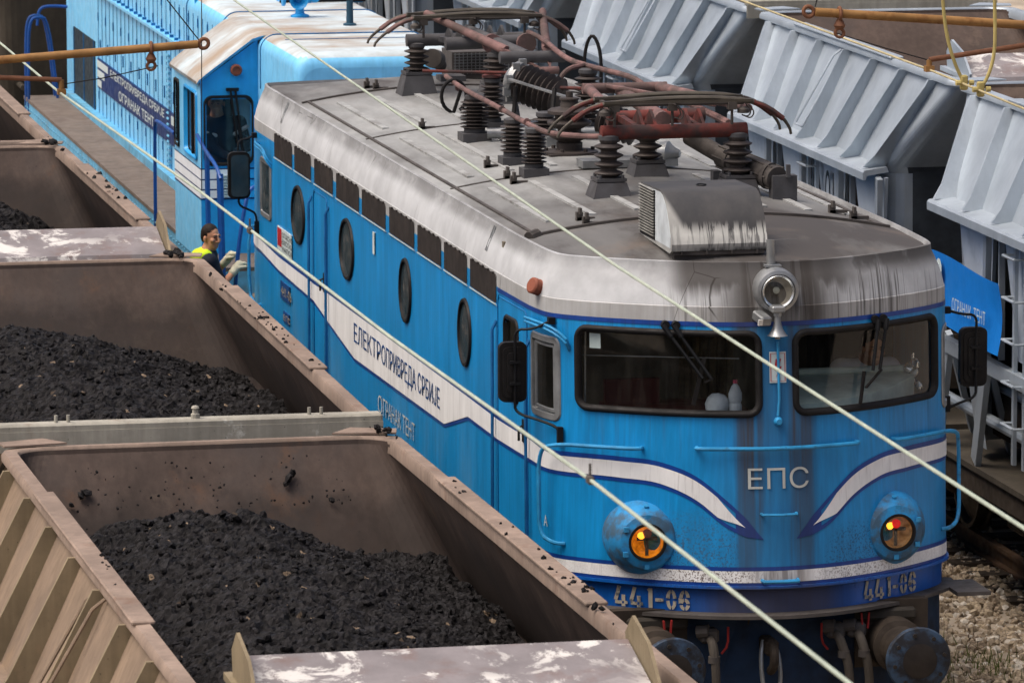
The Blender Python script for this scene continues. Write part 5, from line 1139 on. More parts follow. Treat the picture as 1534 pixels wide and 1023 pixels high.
# ---------------------------------------------------------------- coal
def value_noise(x, y, seed):
    r = np.random.default_rng(seed); T = r.random((64, 64)); xi, yi = np.floor(x).astype(int), np.floor(y).astype(int); fx, fy = x-xi, y-yi
    fx, fy = fx*fx*(3-2*fx), fy*fy*(3-2*fy); g = lambda a, b: T[a % 64, b % 64]
    return (g(xi, yi)*(1-fx)+g(xi+1, yi)*fx)*(1-fy)+(g(xi, yi+1)*(1-fx)+g(xi+1, yi+1)*fx)*fy-.5
ICO = None
def ico():
    global ICO
    if ICO is None:
        import bmesh
        bm = bmesh.new(); bmesh.ops.create_icosphere(bm, subdivisions=1, radius=1); ICO = np.array([v.co[:] for v in bm.verts]), [tuple(v.index for v in f.verts) for f in bm.faces]; bm.free()
    return ICO
def lumps(P, size, squash, rng):
    """many angular stones as one vertex and face list"""
    V0, F0 = ico(); n = len(P); m = len(V0); V0 = V0[:12] if m == 12 else V0
    out = np.empty((n, m, 3)); 
    for i in range(n):
        v = V0*(rng.random((m, 1))*.5+.65); q = rng.normal(size=(3, 3)); q, _ = np.linalg.qr(q); v = (v*np.array([1, .8, squash])) @ q; out[i] = v*size[i]+P[i]
    F = (np.array(F0)[None]+np.arange(n)[:, None, None]*m).reshape(-1, 3)
    return out.reshape(-1, 3), F
def raw_mesh(name, V, F, mat, base, kind=None, flat=True):
    me = bpy.data.meshes.new(name); me.from_pydata((V-np.array(base)).tolist(), [], F.tolist()); me.materials.append(mat)
    o = bpy.data.objects.new(name, me); COL.objects.link(o); o.location = base
    if kind: o['kind'] = kind
    if not flat: me.shade_smooth()
    return o
def coal(xc, y0, prof, skew, label, seed, step=.024, n=1500):
    """prof: (distance from front, ridge height); skew: (ridge x, drop left, drop right)"""
    rng = np.random.default_rng(seed); xs = np.arange(-1.44, 1.441, step); ys = np.arange(.42, 8.34, step); X, Y = np.meshgrid(xs, ys)
    py, pz = zip(*prof)
    def H(X, Y):
        r, dl, dr = skew; t = X-r; fall = np.where(t < 0, dl*np.clip(-t/1.2, 0, 1.3)**1.5, dr*np.clip(t/1.2, 0, 1.6)**1.35)
        h = np.interp(Y, py, pz)-fall*np.interp(Y, [0, 1.2, 6.5, 8.3], [1.2, 1, 1, .75])
        return h+.16*value_noise(X*1.3+5, Y*1.3, seed)+.08*value_noise(X*4+2, Y*4, seed+1)+.05*value_noise(X*11, Y*11, seed+2)
    Z = H(X, Y)+(.03*value_noise(X*23, Y*23, seed+3)+.022*(rng.random(X.shape)-.5))
    Xj = X+(rng.random(X.shape)-.5)*step*.7; Yj = Y+(rng.random(X.shape)-.5)*step*.7
    V = np.stack([Xj+xc, Yj+y0, Z], -1).reshape(-1, 3); nr, nc = X.shape; i = np.arange(nr*nc).reshape(nr, nc)
    a, b, c, d = i[:-1, :-1].ravel(), i[:-1, 1:].ravel(), i[1:, 1:].ravel(), i[1:, :-1].ravel()
    F = np.concatenate([np.stack([a, b, c], 1), np.stack([a, c, d], 1)])
    px, py_ = rng.uniform(-1.38, 1.38, n), rng.uniform(.5, 8.2, n); sz = .006+.036*rng.random(n)**4
    P = np.stack([px+xc, py_+y0, H(px, py_)+sz*.35], -1); V2, F2 = lumps(P, sz, .6, rng)
    o = raw_mesh('coal_heap', np.concatenate([V, V2]), np.concatenate([F, F2+len(V)]), M['coal'], (xc, y0+4.3, 1.0), 'stuff'); tag(o, label, 'coal', 'coal heaps in the left hand wagons'); return o
coal(-4.525, -11.0, [(0, 2.30), (1.2, 2.45), (4.0, 2.62), (6.6, 2.66), (7.5, 2.60), (8.0, 2.2), (8.4, 1.9)], (-.2, .34, .30), 'heap of black coal filling the nearest wagon, behind the peeling white cover plate', 3, .021, 3600)
coal(-4.485, -1.75, [(0, 2.35), (2.0, 2.55), (5.0, 2.64), (6.4, 2.66), (7.2, 2.45), (8.0, 2.05), (8.4, 1.8)], (-.45, .38, .24), 'heap of black coal in the middle wagon, behind the whitish studded beam', 4, .024, 3000)
coal(-4.49, 7.45, [(0, 2.2), (3.0, 2.35), (6.0, 2.62), (7.5, 2.85), (8.4, 2.6)], (-.5, .2, .5), 'smaller heap of black coal at the left edge in the third wagon', 5, .03, 900)
# loose pieces lying on the rims and sticking to the end wall
def crumbs(name, spots, label, group):
    rng = np.random.default_rng(len(spots)+11); P = np.array([s[:3] for s in spots]); sz = np.array([s[3] for s in spots])
    V, F = lumps(P, sz, .6, rng); tag(raw_mesh(name, V, F, M['coal'], tuple(P.mean(0)), 'stuff'), label, 'coal', group)
def rimspots(x, y0, y1, n, z, sm=.035, seed=1):
    r = np.random.default_rng(seed); return [(x+r.uniform(-.06, .06), r.uniform(y0, y1) if i % 3 else y0+(y1-y0)*.4+r.normal()*.25, z, .008+sm*r.random()**2) for i in range(n)]
crumbs('coal_crumbs', rimspots(-3.22, -9.5, -4.2, 16, 2.92, .025, 2)+rimspots(-3.2, -8.3, -7.7, 16, 2.92, .035, 3)+rimspots(-3.3, -2.45, -2.2, 20, 2.94, .03, 5), 'loose coal bits on the right hand rim of the nearest wagon', 'coal crumbs on wagon rims')
crumbs('coal_crumbs', rimspots(-3.19, .5, 6.0, 24, 2.92, .022, 7)+rimspots(-3.17, 3.2, 3.7, 12, 2.92, .035, 8)+rimspots(-3.3, 7.05, 7.3, 30, 2.94, .04, 9), 'loose coal bits on the right hand rim of the middle wagon', 'coal crumbs on wagon rims')
crumbs('coal_crumbs', rimspots(-3.17, 11.0, 13.5, 16, 2.92, .035, 12)+rimspots(-3.25, 15.95, 16.2, 26, 2.94, .035, 13), 'loose coal bits on the rim beside the diesel walkway', 'coal crumbs on wagon rims')
crumbs('coal_crumbs', rimspots(-5.80, -7.6, -5.2, 10, 2.92, .02, 22), 'loose coal bits on the left hand rim of the nearest wagon', 'coal crumbs on wagon rims')
def wallspot(x, z, s): return (x, -2.40-(2.85-z)*.74+.01, z, s)
r_ = np.random.default_rng(4)
crumbs('coal_crumbs', [wallspot(-3.98, 2.66, .05), wallspot(-3.95, 2.69, .035), wallspot(-4.0, 2.63, .03), wallspot(-5.40, 2.60, .04), wallspot(-5.36, 2.62, .045), wallspot(-5.47, 2.55, .03), wallspot(-5.5, 2.5, .05), wallspot(-3.7, 2.52, .03)]+[wallspot(r_.uniform(-5.5, -3.5), 2.5+.3*r_.random()**2, .004+.01*r_.random()) for _ in range(90)], 'coal spatter and lumps stuck to the rear wall inside the nearest wagon', 'coal crumbs on wagon rims')

# ---------------------------------------------------------------- ground, ballast, rails
mb = MB(); PX = [(-400, -.5), (-9, -.6), (-8, -1.75), (-2.6, -1.75), (-2.0, -.55), (1.6, -.5), (8.0, -.5), (9.5, -.55), (400, -.6)]
mb.grid([[(x, y, z) for x, z in PX] for y in (-200, -30, 0, 30, 60, 120, 900)]); g = mb.build('ground', basic('stony sandy ground', '9a8f80', .9, var=.3, sc=1.2, stain='6f655a', amt=.7, ssc=(.3, .3, .3), bump=.5), None, 0); tag(g, 'pale stony ground of the rail yard under and beyond the trains', 'ground', None, 'structure')
def track(x, z, label, sk=0.0):
    mb = MB()
    for sx in (-1, 1):
        a, b = Vector((x+sx*.75+sk*-40, -40, z-.02)), Vector((x+sx*.75+sk*70, 70, z-.02)); mb.beam(a, b, .07, .04); mb.beam(a-Vector((0, 0, .07)), b-Vector((0, 0, .07)), .02, .12); mb.beam(a-Vector((0, 0, .14)), b-Vector((0, 0, .14)), .14, .03)
    for k in range(150): y = -30+k*.62; mb.box((x+sk*y, y, z-.23), (2.4, .26, .14), None, 1)
    tag(mb.build('railway_track', [basic('rusty rail', '5d4a3c', .6, .3, stain='3d322b', amt=.7), M['frame']], None, 0), label, 'track', None, 'structure')
track(5.36, -.3, 'railway track under the grey wagons', .0095); track(XC, -.3, 'railway track under the two locomotives'); track(-4.55, ZL, 'railway track under the coal wagons')
rng = np.random.default_rng(9); n = 11000; P = np.stack([rng.uniform(1.7, 5.1, n), rng.uniform(.5, 13.5, n), np.full(n, -.5)], -1); sz = .022+.045*rng.random(n)**1.5; P[:, 2] += sz*.3+.05*value_noise(P[:, 0]*1.5, P[:, 1]*1.5, 3)
V, F = lumps(P, sz, .7, rng); tag(raw_mesh('ballast', V, F, M['stone'], (3.5, 6, -.5), 'stuff'), 'loose tan ballast stones between the locomotive and the grey wagons', 'ballast')
rng = np.random.default_rng(19); vs = []; fs = []
for cx, cy in ((2.35, 5.6), (2.75, 6.4), (2.5, 4.6), (3.2, 5.0), (2.25, 7.4)):
    for k in range(130):
        x, y = cx+rng.normal()*.22, cy+rng.normal()*.35; h = .05+.1*rng.random(); d = rng.normal(size=2)*.04; b = len(vs); w = rng.normal(size=2); w = w/np.hypot(*w)*.006
        vs += [(x-w[0], y-w[1], -.48), (x+w[0], y+w[1], -.48), (x+d[0], y+d[1], -.46+h)]; fs.append((b, b+1, b+2))
tag(raw_mesh('grass', np.array(vs), np.array(fs), basic('dull grass', '5a6334', .8), (2.5, 5.6, -.5), 'stuff'), 'thin tufts of grass among the ballast stones', 'grass')

# ---------------------------------------------------------------- overhead wires and their tubes
def wire(pts, r, mat, label, name='contact_wire', cat='wire', group=None, clamps=()):
    mb = MB(); mb.tube(pts, r, 8); o = mb.build(name, mat, None); tag(o, label, cat, group)
    for c in clamps:
        k = MB(); k.box(c, (.03, .06, .04), None, 0, .008); k.tube([c, (c[0], c[1], c[2]+.07)], .006, 6); ck = k.build('wire_clamp', M['sootmetal'], None); ck.parent = o
    return o
WG = 'overhead contact wires'
wire([(-5.06, 40, 5.0), (-5.07, 4.5, 5.0), (-5.11, .58, 5.0), (-5.04, -5.7, 5.0), (-5.05, -12, 5.0), (-5.0, -16.35, 5.0), (-5.04, -20.7, 5.0), (-5.05, -36, 5.0)], .0088, M['wire'], 'pale green contact wire running from the left edge down to the buffers', group=WG, clamps=((-5.05, -7.6, 5.0), (-5.0, -16.35, 5.0)))
wire([(-1.3, 45, 5.0), (-2.64, 8.07, 5.0), (-3.33, -9.6, 5.0), (-3.53, -17.86, 5.0), (-4.1, -36, 5.0)], .0088, M['wire'], 'pale green wire crossing the roof and both windscreens to the right edge', group=WG, clamps=())
wire([(.65, 50, 5.4), (.43, 2.7, 5.4), (.30, -3.2, 5.4), (.18, -5.74, 5.4), (-.4, -36, 5.4)], .008, M['gold'], 'thin brassy contact wire running along the top rims of the grey wagons', group=WG)
def arm(name, a, b, r, mat, label, eye=True, drop=None, hook=None, group='rusty catenary registration tubes'):
    a, b = Vector(a), Vector(b); d = (b-a).normalized(); mb = MB(); mb.tube([a, b], r, 14); o = mb.build(name, mat, None, 50); tag(o, label, 'catenary arm', group)
    def kid(n, m, mt):
        q = m.build(n, mt, None, 50); q.parent = o
    if eye:
        m = MB(); c = b+d*.045; m.tube([c+d*(.035*math.cos(t))+Vector((0, 0, .035*math.sin(t))) for t in np.linspace(0, 2*PI, 15)[:-1]], .014, 8, 0, True); kid('end_eye', m, M['rust2'])
    if hook is not None:
        p = a+(b-a)*hook; m = MB(); m.tube([p+d*(.02)+Vector((0, (r+.01)*math.cos(t), (r+.01)*math.sin(t))) for t in np.linspace(0, 2*PI, 13)[:-1]], .012, 6, 0, True); m.lathe([(.03, 0), (.04, .02), (.02, .06), (0, .06)], p+d*.02+Vector((0, 0, -r-.07)), (0, 0, 1), 10)
        c = p+d*.02+Vector((0, 0, -r-.1)); m.tube([c+d*(.03*math.cos(t))+Vector((0, 0, .03*math.sin(t))) for t in np.linspace(0, 2*PI, 13)[:-1]], .012, 6, 0, True); kid('hanger_ring', m, M['rust2'])
    if drop:
        m = MB(); m.tube([b, b+Vector(drop)], .02, 8); m.box(b+Vector(drop), (.06, .06, .04)); kid('drop_bracket', m, M['rust'])
    return o
arm('registration_tube', (-8.6, .5, 5.066), (-4.11, .5, 5.331), .03, M['rust'], 'ochre catenary tube with an end eye crossing in front of the diesel, upper left', True, None, .92)
arm('steady_tube', (-8.6, .5, 5.31), (-5.10, .5, 5.094), .018, M['rust2'], 'thin rusty steady tube below the ochre one at the left edge', False, (.0, .0, -.085))
arm('registration_tube', (4.5, -3.2, 5.41), (-.50, -3.2, 5.806), .03, M['rust'], 'ochre catenary tube with an end eye over the wagon marked 016, upper right', True, None, .962)
arm('steady_tube', (4.5, -3.2, 6.0), (.296, -3.2, 5.469), .018, M['rust2'], 'thin rusty steady tube below the ochre one at the right edge', False, (.0, .0, -.06))
TG = 'thin dark hanger wires'
wire([(-4.078, .5, 7.0), (-4.078, .5, 5.62), (-4.09, .5, 4.26)], .0035, M['thin'], 'thin dark wire hanging straight down past the diesel cab', 'hanger_wire', group=TG)
wire([(-5.0, .5, 7.0), (-4.33, .5, 5.656), (-4.10, .5, 5.36)], .0045, M['thin'], 'thin dark wire slanting down to the eye of the left ochre tube', 'hanger_wire', group=TG)
wire([(-4.40, .5, 5.18), (-4.8, .5, 5.10), (-5.11, .5, 5.06)], .004, M['thin'], 'thin dark wire from the left hanger ring to the steady tube', 'hanger_wire', group=TG)
wire([(-.50, -3.2, 5.84), (-.2, -3.2, 7.0)], .0045, M['thin'], 'thin dark wire rising from the eye of the right ochre tube', 'hanger_wire', group=TG)
wire([(-.35, -3.2, 5.66), (.0, -3.2, 5.55), (.28, -3.2, 5.47)], .004, M['thin'], 'thin dark wire from the right hanger ring to the steady tube', 'hanger_wire', group=TG)
def rope(pts, label):
    mb = MB(); mb.tube(pts, .012, 8, 0, False, 2); o = mb.build('jumper_cable', M['rope'], None); tag(o, label, 'cable', 'yellow jumper cables at the right')
    e = pts[-1]; k = MB(); k.box(e, (.05, .04, .1), None, 0, .01); 
    for s in (-1, 1): k.lathe([(.018, 0), (.018, .03), (0, .03)], (e[0]+s*.03, e[1]-.02, e[2]), (s, 0, 0), 8)
    c = k.build('wire_clamp', M['rope'], None); c.parent = o
rope([(.09, -4.12, 7.2), (.105, -4.12, 6.215), (.117, -4.12, 5.953), (.137, -4.12, 5.777), (.166, -4.12, 5.645), (.212, -4.12, 5.512), (.268, -4.12, 5.405)], 'yellow jumper cable hanging to the contact wire, left one of the pair')
rope([(.33, -4.56, 7.2), (.336, -4.56, 6.245), (.339, -4.56, 5.985), (.347, -4.56, 5.724), (.335, -4.56, 5.594), (.30, -4.56, 5.486), (.251, -4.56, 5.405)], 'yellow jumper cable hanging to the contact wire, right one of the pair')

# ---------------------------------------------------------------- banner on the grey wagon, things in the cab
mb = MB(); nx = 24; rows = []
for j in range(9):
    t = j/8; rows.append([(5.365-1.79-.03*math.sin(3*u)-.05*(t-.5)**2*4*0+(.04*math.sin(PI*t))*(1 if u > .9 else .4), 8.0-2.05*u-.06*math.sin(PI*t)*(u > .93)*(-1)*0, 2.68-.62*t-.02*u+.02*math.sin(5*u)) for u in np.linspace(0, 1, nx)])
mb.grid(rows); bn = mb.build('banner', M['bannerb'], None, 60); tag(bn, 'blue cloth banner with white lettering hung under the shelf of the nearest grey wagon', 'banner')
V, F = text_tris('ОГРАНАК  ТЕНТ', .98, .12); mb = MB(); mb.add([(3.555-.03*math.sin(3*(8.0-(7.25-a))/2.05)-.012, 7.15-a, 2.25+b) for a, b in V], F); q = mb.build('lettering', M['pale'], None, 0); q.parent = bn
mb = MB()
for z in (2.56, 2.2): mb.lathe([(0, 0), (.08, 0), (.09, .004), (0, .006)], (3.535, 7.62, z), (-1, 0, 0), 16)
mb.tube([(3.53, 7.66, 2.6), (3.53, 7.58, 2.4), (3.53, 7.64, 2.22)], .03, 8, 0, False, 1); q = mb.build('emblem', M['pale'], None); q.parent = bn
mb = MB(); mb.lathe([(0, 0), (.045, 0), (.05, .01), (.05, .05), (.042, .07), (.05, .09), (.05, .14), (.03, .19), (.014, .21), (.014, .22)], (-.14, .36, 2.535), (0, 0, 1), 18); bt = mb.build('plastic_bottle', M['bag'], None); tag(bt, 'clear plastic bottle with a pink cap on the dash behind the left windscreen', 'bottle')
mb = MB(); mb.lathe([(.017, .215), (.017, .24), (0, .24)], (-.14, .36, 2.535), (0, 0, 1), 12); q = mb.build('bottle_cap', basic('pink cap', 'c4506a', .4), None); q.parent = bt
mb = MB(); mb.lathe([(0, 0), (.08, .0), (.095, .05), (.08, .1), (.05, .13), (0, .14)], (-.27, .40, 2.535), (.1, 0, 1), 14)
o = mb.build('plastic_bag', M['bag'], None); tag(o, 'crumpled white plastic bag beside the bottle on the dash', 'bag')
mb = MB()
for k in range(6): mb.lathe([(0, 0), (.035, .01), (.04, .03), (0, .05)], (1.36+.03*math.cos(k*2.2), .85+.02*math.sin(k), 2.60+.035*k), (math.cos(k), -.5, .3), 12)
mb.tube([(1.36, .85, 2.58), (1.36, .85, 2.86)], .012, 6); tag(mb.build('gauge_cluster', M['chrome'], None), 'cluster of shiny gauges on a stalk at the right of the driver desk', 'gauges')

# ---------------------------------------------------------------- people
def sdf_nets(prims, k, res):
    lo = np.min([np.minimum(p[1], p[2] if p[0] == 'c' else p[1])-max(np.max(p[3]), np.max(p[4]) if p[0] == 'c' else 0)-.03 for p in prims], 0)
    hi = np.max([np.maximum(p[1], p[2] if p[0] == 'c' else p[1])+max(np.max(p[3]), np.max(p[4]) if p[0] == 'c' else 0)+.03 for p in prims], 0)
    n = np.ceil((hi-lo)/res).astype(int)+1; G = np.stack(np.meshgrid(*[lo[i]+res*np.arange(n[i]) for i in range(3)], indexing='ij'), -1); D_ = None
    for p in prims:
        if p[0] == 'c':
            a, b = np.array(p[1]), np.array(p[2]); ab = b-a; t = np.clip(((G-a)@ab)/(ab@ab+1e-9), 0, 1); d = np.linalg.norm(G-a-t[..., None]*ab, axis=-1)-(p[3]+(p[4]-p[3])*t)
        else:
            q = (G-np.array(p[1]))
            if p[2] is not None: q = q@np.array(p[2])
            r = np.array(p[3]); l = np.linalg.norm(q/r, axis=-1); d = (l-1)*r.min() if False else (l-1)*np.linalg.norm(q, axis=-1)/(l+1e-6)
        kk = p[5] if len(p) > 5 and p[5] is not None else k
        if D_ is None: D_ = d
        else:
            h = np.clip(.5+.5*(D_-d)/kk, 0, 1); D_ = D_*(1-h)+d*h-kk*h*(1-h)
    c = D_ < 0; nx, ny, nz = np.array(D_.shape)-1
    corners = [(i, j, l) for i in (0, 1) for j in (0, 1) for l in (0, 1)]; acc = np.zeros((nx, ny, nz, 3)); cnt = np.zeros((nx, ny, nz))
    for i, a in enumerate(corners):
        for b in corners[i+1:]:
            if sum(abs(a[q]-b[q]) for q in range(3)) != 1: continue
            da = D_[a[0]:a[0]+nx, a[1]:a[1]+ny, a[2]:a[2]+nz]; db_ = D_[b[0]:b[0]+nx, b[1]:b[1]+ny, b[2]:b[2]+nz]; m = (da < 0) != (db_ < 0)
            t = np.where(m, da/(da-db_+1e-12), 0); A_ = np.array(a, float); B_ = np.array(b, float); acc += np.where(m[..., None], A_+(B_-A_)*t[..., None], 0); cnt += m
    act = cnt > 0; idx = -np.ones((nx, ny, nz), int); idx[act] = np.arange(act.sum()); I = np.argwhere(act); V = lo+res*(I+acc[act]/cnt[act][:, None]); F = []
    for ax in range(3):
        o = [q for q in range(3) if q != ax]; s0 = [slice(None)]*3; s1 = [slice(None)]*3; s0[ax] = slice(0, -1); s1[ax] = slice(1, None); E_ = np.argwhere(c[tuple(s0)] != c[tuple(s1)])
        for e in E_:
            if min(e[o[0]], e[o[1]]) < 1 or e[o[0]] >= (nx, ny, nz)[o[0]] or e[o[1]] >= (nx, ny, nz)[o[1]]: continue
            q = []
            for da, db_ in ((0, 0), (-1, 0), (-1, -1), (0, -1)):
                f = e.copy(); f[o[0]] += da; f[o[1]] += db_; q.append(idx[tuple(f)])
            if min(q) < 0: continue
            flip = bool(c[tuple(e)]) == (ax != 1); F.append(tuple(q if flip else q[::-1]))
    return V, F
def sdf_part(name, prims, mat, parent, k=.02, res=.01):
    V, F = sdf_nets(prims, k, res); mb = MB(); mb.add(V, F); o = mb.build(name, mat, parent, 180, None, True); return o
def frame_of(fwd):
    f = Vector(fwd).normalized(); z = Vector((0, 0, 1)); r = f.cross(z).normalized(); u = r.cross(f); return r, f, u
def person(loc, head, face, J, label, skin, hairlen, clothes, hands=True):
    """J: joints; clothes: list of (name, material, prims)"""
    p = thing('person', loc, label, 'person'); r, f, u = frame_of(face); h = Vector(head); Rm = np.array([r[:], f[:], u[:]]).T
    at = lambda a, b, c: np.array(h+r*a+f*b+u*c)
    E_ = lambda c, q, kk=None: ('e', at(*c), Rm, np.array(q), None, kk)
    P = [E_((0, -.01, .03), (.076, .092, .095)), E_((0, .025, -.045), (.058, .066, .075)), E_((0, .062, -.088), (.026, .024, .022), .02), ('c', at(0, .092, .02), at(0, .112, -.028), .009, .014, .012), E_((-.017, .098, -.032), (.010, .010, .008), .008), E_((.017, .098, -.032), (.010, .010, .008), .008),
         ('c', at(-.042, .083, .032), at(.042, .083, .032), .010, .010, .012), E_((0, .088, -.062), (.024, .010, .006), .008), E_((-.045, .068, -.018), (.022, .02, .02), .02), E_((.045, .068, -.018), (.022, .02, .02), .02),
         E_((-.08, -.01, -.008), (.010, .02, .032), .008), E_((.08, -.01, -.008), (.010, .02, .032), .008), ('c', at(0, -.02, -.06), np.array(J['neck']), .054, .06, .02)]
    P += [('c', np.array(J['neck']), np.array(J['chest']), .06, .12, .05), ('c', np.array(J['chest']), np.array(J['pelvis']), .125, .12, .05)]
    for s in ('l', 'r'):
        sh_, el, wr = (np.array(J[q+s]) for q in ('sh', 'el', 'wr')); P += [('c', np.array(J['chest'])+np.array((0, 0, .08)), sh_, .08, .062, .04), ('c', sh_, el, .05, .04, .02), ('c', el, wr, .04, .027, .02)]
        d = (wr-el)/np.linalg.norm(wr-el); side = np.cross(d, (0, 0, 1.)); side /= np.linalg.norm(side)+1e-6; nn = np.cross(side, d); P.append(('c', wr, wr+d*.06, .028, .034, .015))
        for q, ln in zip((-.03, -.01, .011, .031), (.062, .072, .068, .052)):
            k0 = wr+d*.085+side*q; k1 = k0+d*ln*.45-nn*ln*.4; P += [('c', k0, k1, .011, .0095, .008), ('c', k1, k1-d*ln*.25-nn*ln*.35, .0095, .008, .006)]
        P.append(('c', wr+d*.03+side*.03, wr+d*.075+side*.055-nn*.03, .012, .009, .008))
        hp = np.array(J['pelvis']); kn, ft = np.array(J['kn'+s]), np.array(J['ft'+s]); P += [('c', hp, kn, .1, .06, .04), ('c', kn, ft, .058, .042, .02), ('c', ft, ft+np.array(f)*.16, .04, .035, .02)]
    sdf_part('body', P, skin, p, .02, .0075)
    hp = [E_((0, -.022, .045), (.083, .093, .094)), E_((0, -.055, .0), (.074, .05, .07))] if hairlen else []
    if hp:
        V, F = sdf_nets([q[:2]+q[2:] for q in hp], .02, .007); hc = np.array(h); loc_ = (V-hc)@Rm; keep = (loc_[:, 2] > .052-.0+np.clip(loc_[:, 1]-.02, 0, 1)*.35) | ((loc_[:, 1] < -.015) & (loc_[:, 2] > -.05)) | ((loc_[:, 1] < .02) & (loc_[:, 2] > .015)); F = [q for q in F if all(keep[i] for i in q)]
        mb = MB(); mb.add(V+(RNG.random(V.shape)-.5)*.004, F); mb.build('hair', M['hair'], p, 180)
    mb = MB()
    for s in (-1, 1): mb.lathe([(0, -.007), (.005, -.005), (.0065, 0), (.005, .005), (0, .007)], at(s*.032, .082, .012), tuple(f), 10); mb.tube([at(s*.016, .094, .036), at(s*.035, .094, .041), at(s*.052, .080, .036)], .003, 5)
    mb.build('eyes', M['eye'], p)
    for nm, mt, pr in clothes: sdf_part(nm, pr, mt, p, .03, .009)
    return p
c_ = lambda a, b, ra, rb: ('c', np.array(a), np.array(b), ra, rb)
J = dict(neck=(-1.715, 15.62, 1.855), chest=(-1.74, 15.62, 1.66), pelvis=(-1.74, 15.6, 1.18), shl=(-1.73, 15.80, 1.77), ell=(-1.60, 15.86, 1.60), wrl=(-1.50, 15.79, 1.73), shr=(-1.73, 15.44, 1.765), elr=(-1.60, 15.43, 1.53), wrr=(-1.46, 15.53, 1.665), knl=(-1.6, 15.66, .78), knr=(-1.6, 15.5, .76), ftl=(-1.52, 15.45, .36), ftr=(-1.52, 15.25, .36))
clothes = [('shirt', M['navyc'], [c_((-1.72, 15.62, 1.80), (-1.74, 15.62, 1.66), .10, .145), c_((-1.74, 15.62, 1.66), (-1.74, 15.6, 1.2), .145, .14), c_((-1.73, 15.62, 1.75), J['shl'], .09, .078), c_(J['shl'], (-1.63, 15.85, 1.64), .07, .058), c_((-1.73, 15.62, 1.75), J['shr'], .09, .078), c_(J['shr'], (-1.63, 15.43, 1.58), .07, .06)]),
           ('vest', M['lime'], [c_((-1.735, 15.52, 1.80), (-1.66, 15.50, 1.62), .05, .05), c_((-1.66, 15.50, 1.62), (-1.62, 15.5, 1.25), .06, .1), c_((-1.735, 15.72, 1.80), (-1.67, 15.74, 1.62), .05, .05), c_((-1.67, 15.74, 1.62), (-1.64, 15.72, 1.25), .06, .1), c_((-1.80, 15.62, 1.78), (-1.80, 15.62, 1.25), .10, .12), c_((-1.76, 15.52, 1.82), (-1.80, 15.60, 1.78), .06, .08), c_((-1.76, 15.72, 1.82), (-1.80, 15.64, 1.78), .06, .08)]),
           ('trousers', M['navyc'], [c_((-1.74, 15.6, 1.2), J['knl'], .125, .085), c_(J['knl'], J['ftl'], .085, .07), c_((-1.74, 15.6, 1.2), J['knr'], .125, .085), c_(J['knr'], J['ftr'], .085, .07)])]
def glove(el, wr):
    el, wr = np.array(el), np.array(wr); d = (wr-el)/np.linalg.norm(wr-el); side = np.cross(d, (0, 0, 1.)); side /= np.linalg.norm(side); nn = np.cross(side, d); P = [('c', wr-d*.05, wr, .042, .036), ('c', wr, wr+d*.07, .036, .044)]
    for q, ln in zip((-.036, -.012, .013, .037), (.066, .076, .072, .056)):
        k0 = wr+d*.09+side*q; k1 = k0+d*ln*.5-nn*ln*.45; P += [('c', k0, k1, .0165, .0145, .006), ('c', k1, k1-d*ln*.35-nn*ln*.4, .0145, .013, .006)]
    P.append(('c', wr+d*.03+side*.035, wr+d*.085+side*.062-nn*.035, .018, .015, .008)); return [q[:5]+((q[5],) if len(q) > 5 else ()) for q in P]
clothes += [('glove', M['glove'], glove(J['ell'], J['wrl'])), ('glove', M['glove'], glove(J['elr'], J['wrr']))]
person((-1.6, 15.5, .3), (-1.69, 15.6, 1.985), (.6, -.8, -.06), J, 'person in a lime safety vest and work gloves holding the blue handrail between the locomotives', M['skin'], True, clothes)
J = dict(neck=(1.13, 1.28, 2.755), chest=(1.12, 1.36, 2.56), pelvis=(1.1, 1.52, 2.12), shl=(1.31, 1.32, 2.675), ell=(1.4, 1.18, 2.43), wrl=(1.24, 1.01, 2.52), shr=(0.93, 1.32, 2.675), elr=(0.84, 1.16, 2.46), wrr=(0.9, 0.98, 2.62), knl=(1.2, 1.06, 2.1), knr=(1, 1.06, 2.1), ftl=(1.2, 0.96, 2.02), ftr=(1, 0.96, 2.02))
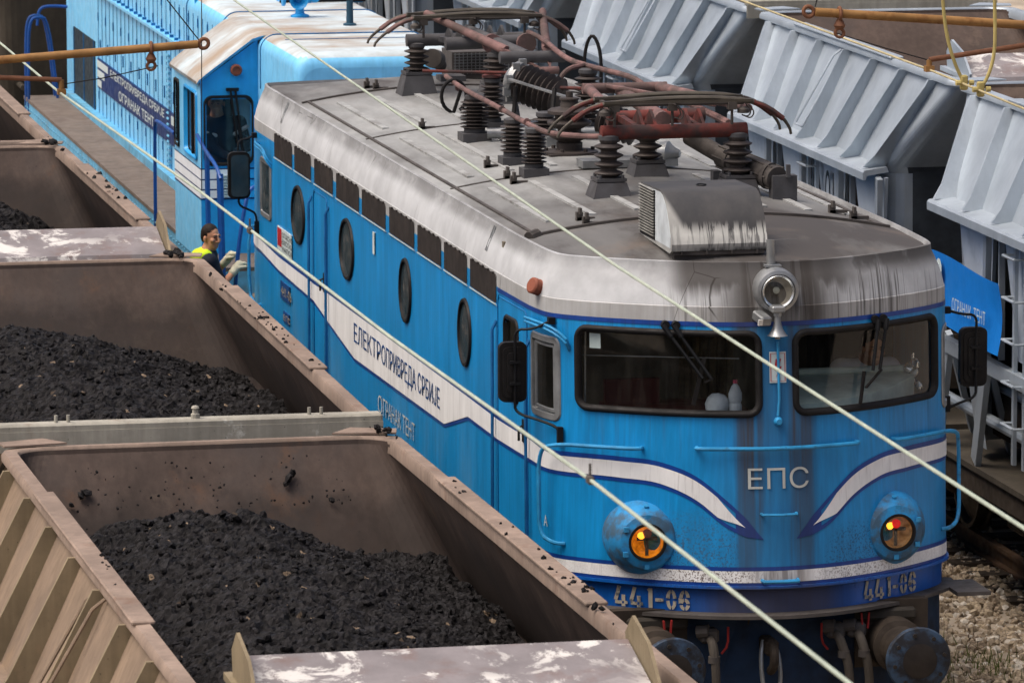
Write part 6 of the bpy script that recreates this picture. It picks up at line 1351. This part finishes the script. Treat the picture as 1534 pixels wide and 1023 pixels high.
person((1.1, 1.36, 1.98), (1.15, 1.19, 2.845), (.06, -1, -.12), J, 'person in a white T-shirt sitting at the controls behind the right hand windscreen', M['skin'], True,
       [('shirt', M['whitec'], [c_((1.13, 1.29, 2.70), (1.12, 1.36, 2.56), .07, .13), c_((1.12, 1.36, 2.56), (1.1, 1.5, 2.15), .135, .15), c_((1.12, 1.31, 2.66), J['shl'], .10, .085), c_(J['shl'], (1.38, 1.22, 2.52), .078, .068), c_((1.12, 1.31, 2.66), J['shr'], .10, .085), c_(J['shr'], (0.87, 1.22, 2.54), .078, .068)]),
        ('trousers', M['navyc'], [c_((1.1, 1.5, 2.13), J['knl'], .12, .085), c_(J['knl'], J['ftl'], .08, .07), c_((1.1, 1.5, 2.13), J['knr'], .12, .085), c_(J['knr'], J['ftr'], .08, .07)])])
J = dict(neck=(-1.27, 17.85, 2.97), chest=(-1.20, 17.9, 2.76), pelvis=(-1.12, 17.95, 2.3), shl=(-1.04, 17.86, 2.88), ell=(-.98, 17.72, 2.66), wrl=(-1.1, 17.62, 2.60), shr=(-1.36, 17.86, 2.88), elr=(-1.34, 17.72, 2.64), wrr=(-1.2, 17.62, 2.56), knl=(-1.05, 17.8, 2.0), knr=(-1.22, 17.8, 2.0), ftl=(-1.05, 17.8, 1.66), ftr=(-1.22, 17.8, 1.66))
jk = [c_((-1.26, 17.86, 2.92), (-1.20, 17.9, 2.76), .09, .14), c_((-1.20, 17.9, 2.76), (-1.12, 17.94, 2.3), .145, .15), c_((-1.2, 17.87, 2.86), J['shl'], .09, .08), c_(J['shl'], J['ell'], .075, .06), c_(J['ell'], J['wrl'], .06, .045), c_((-1.2, 17.87, 2.86), J['shr'], .09, .08), c_(J['shr'], J['elr'], .075, .06), c_(J['elr'], J['wrr'], .06, .045)]
person((-1.12, 17.8, 1.58), (-1.28, 17.80, 3.10), (-.35, -1, -.1), J, 'person in a dark reflective jacket behind the light blue diesel cab window', M['skin'], True,
       [('jacket', M['navyc'], jk), ('reflective_strip', M['reflect'], [c_((-1.10, 17.745, 2.78), (-.98, 17.70, 2.86), .022, .022), c_((-1.38, 17.76, 2.80), (-1.30, 17.74, 2.77), .02, .02)])])
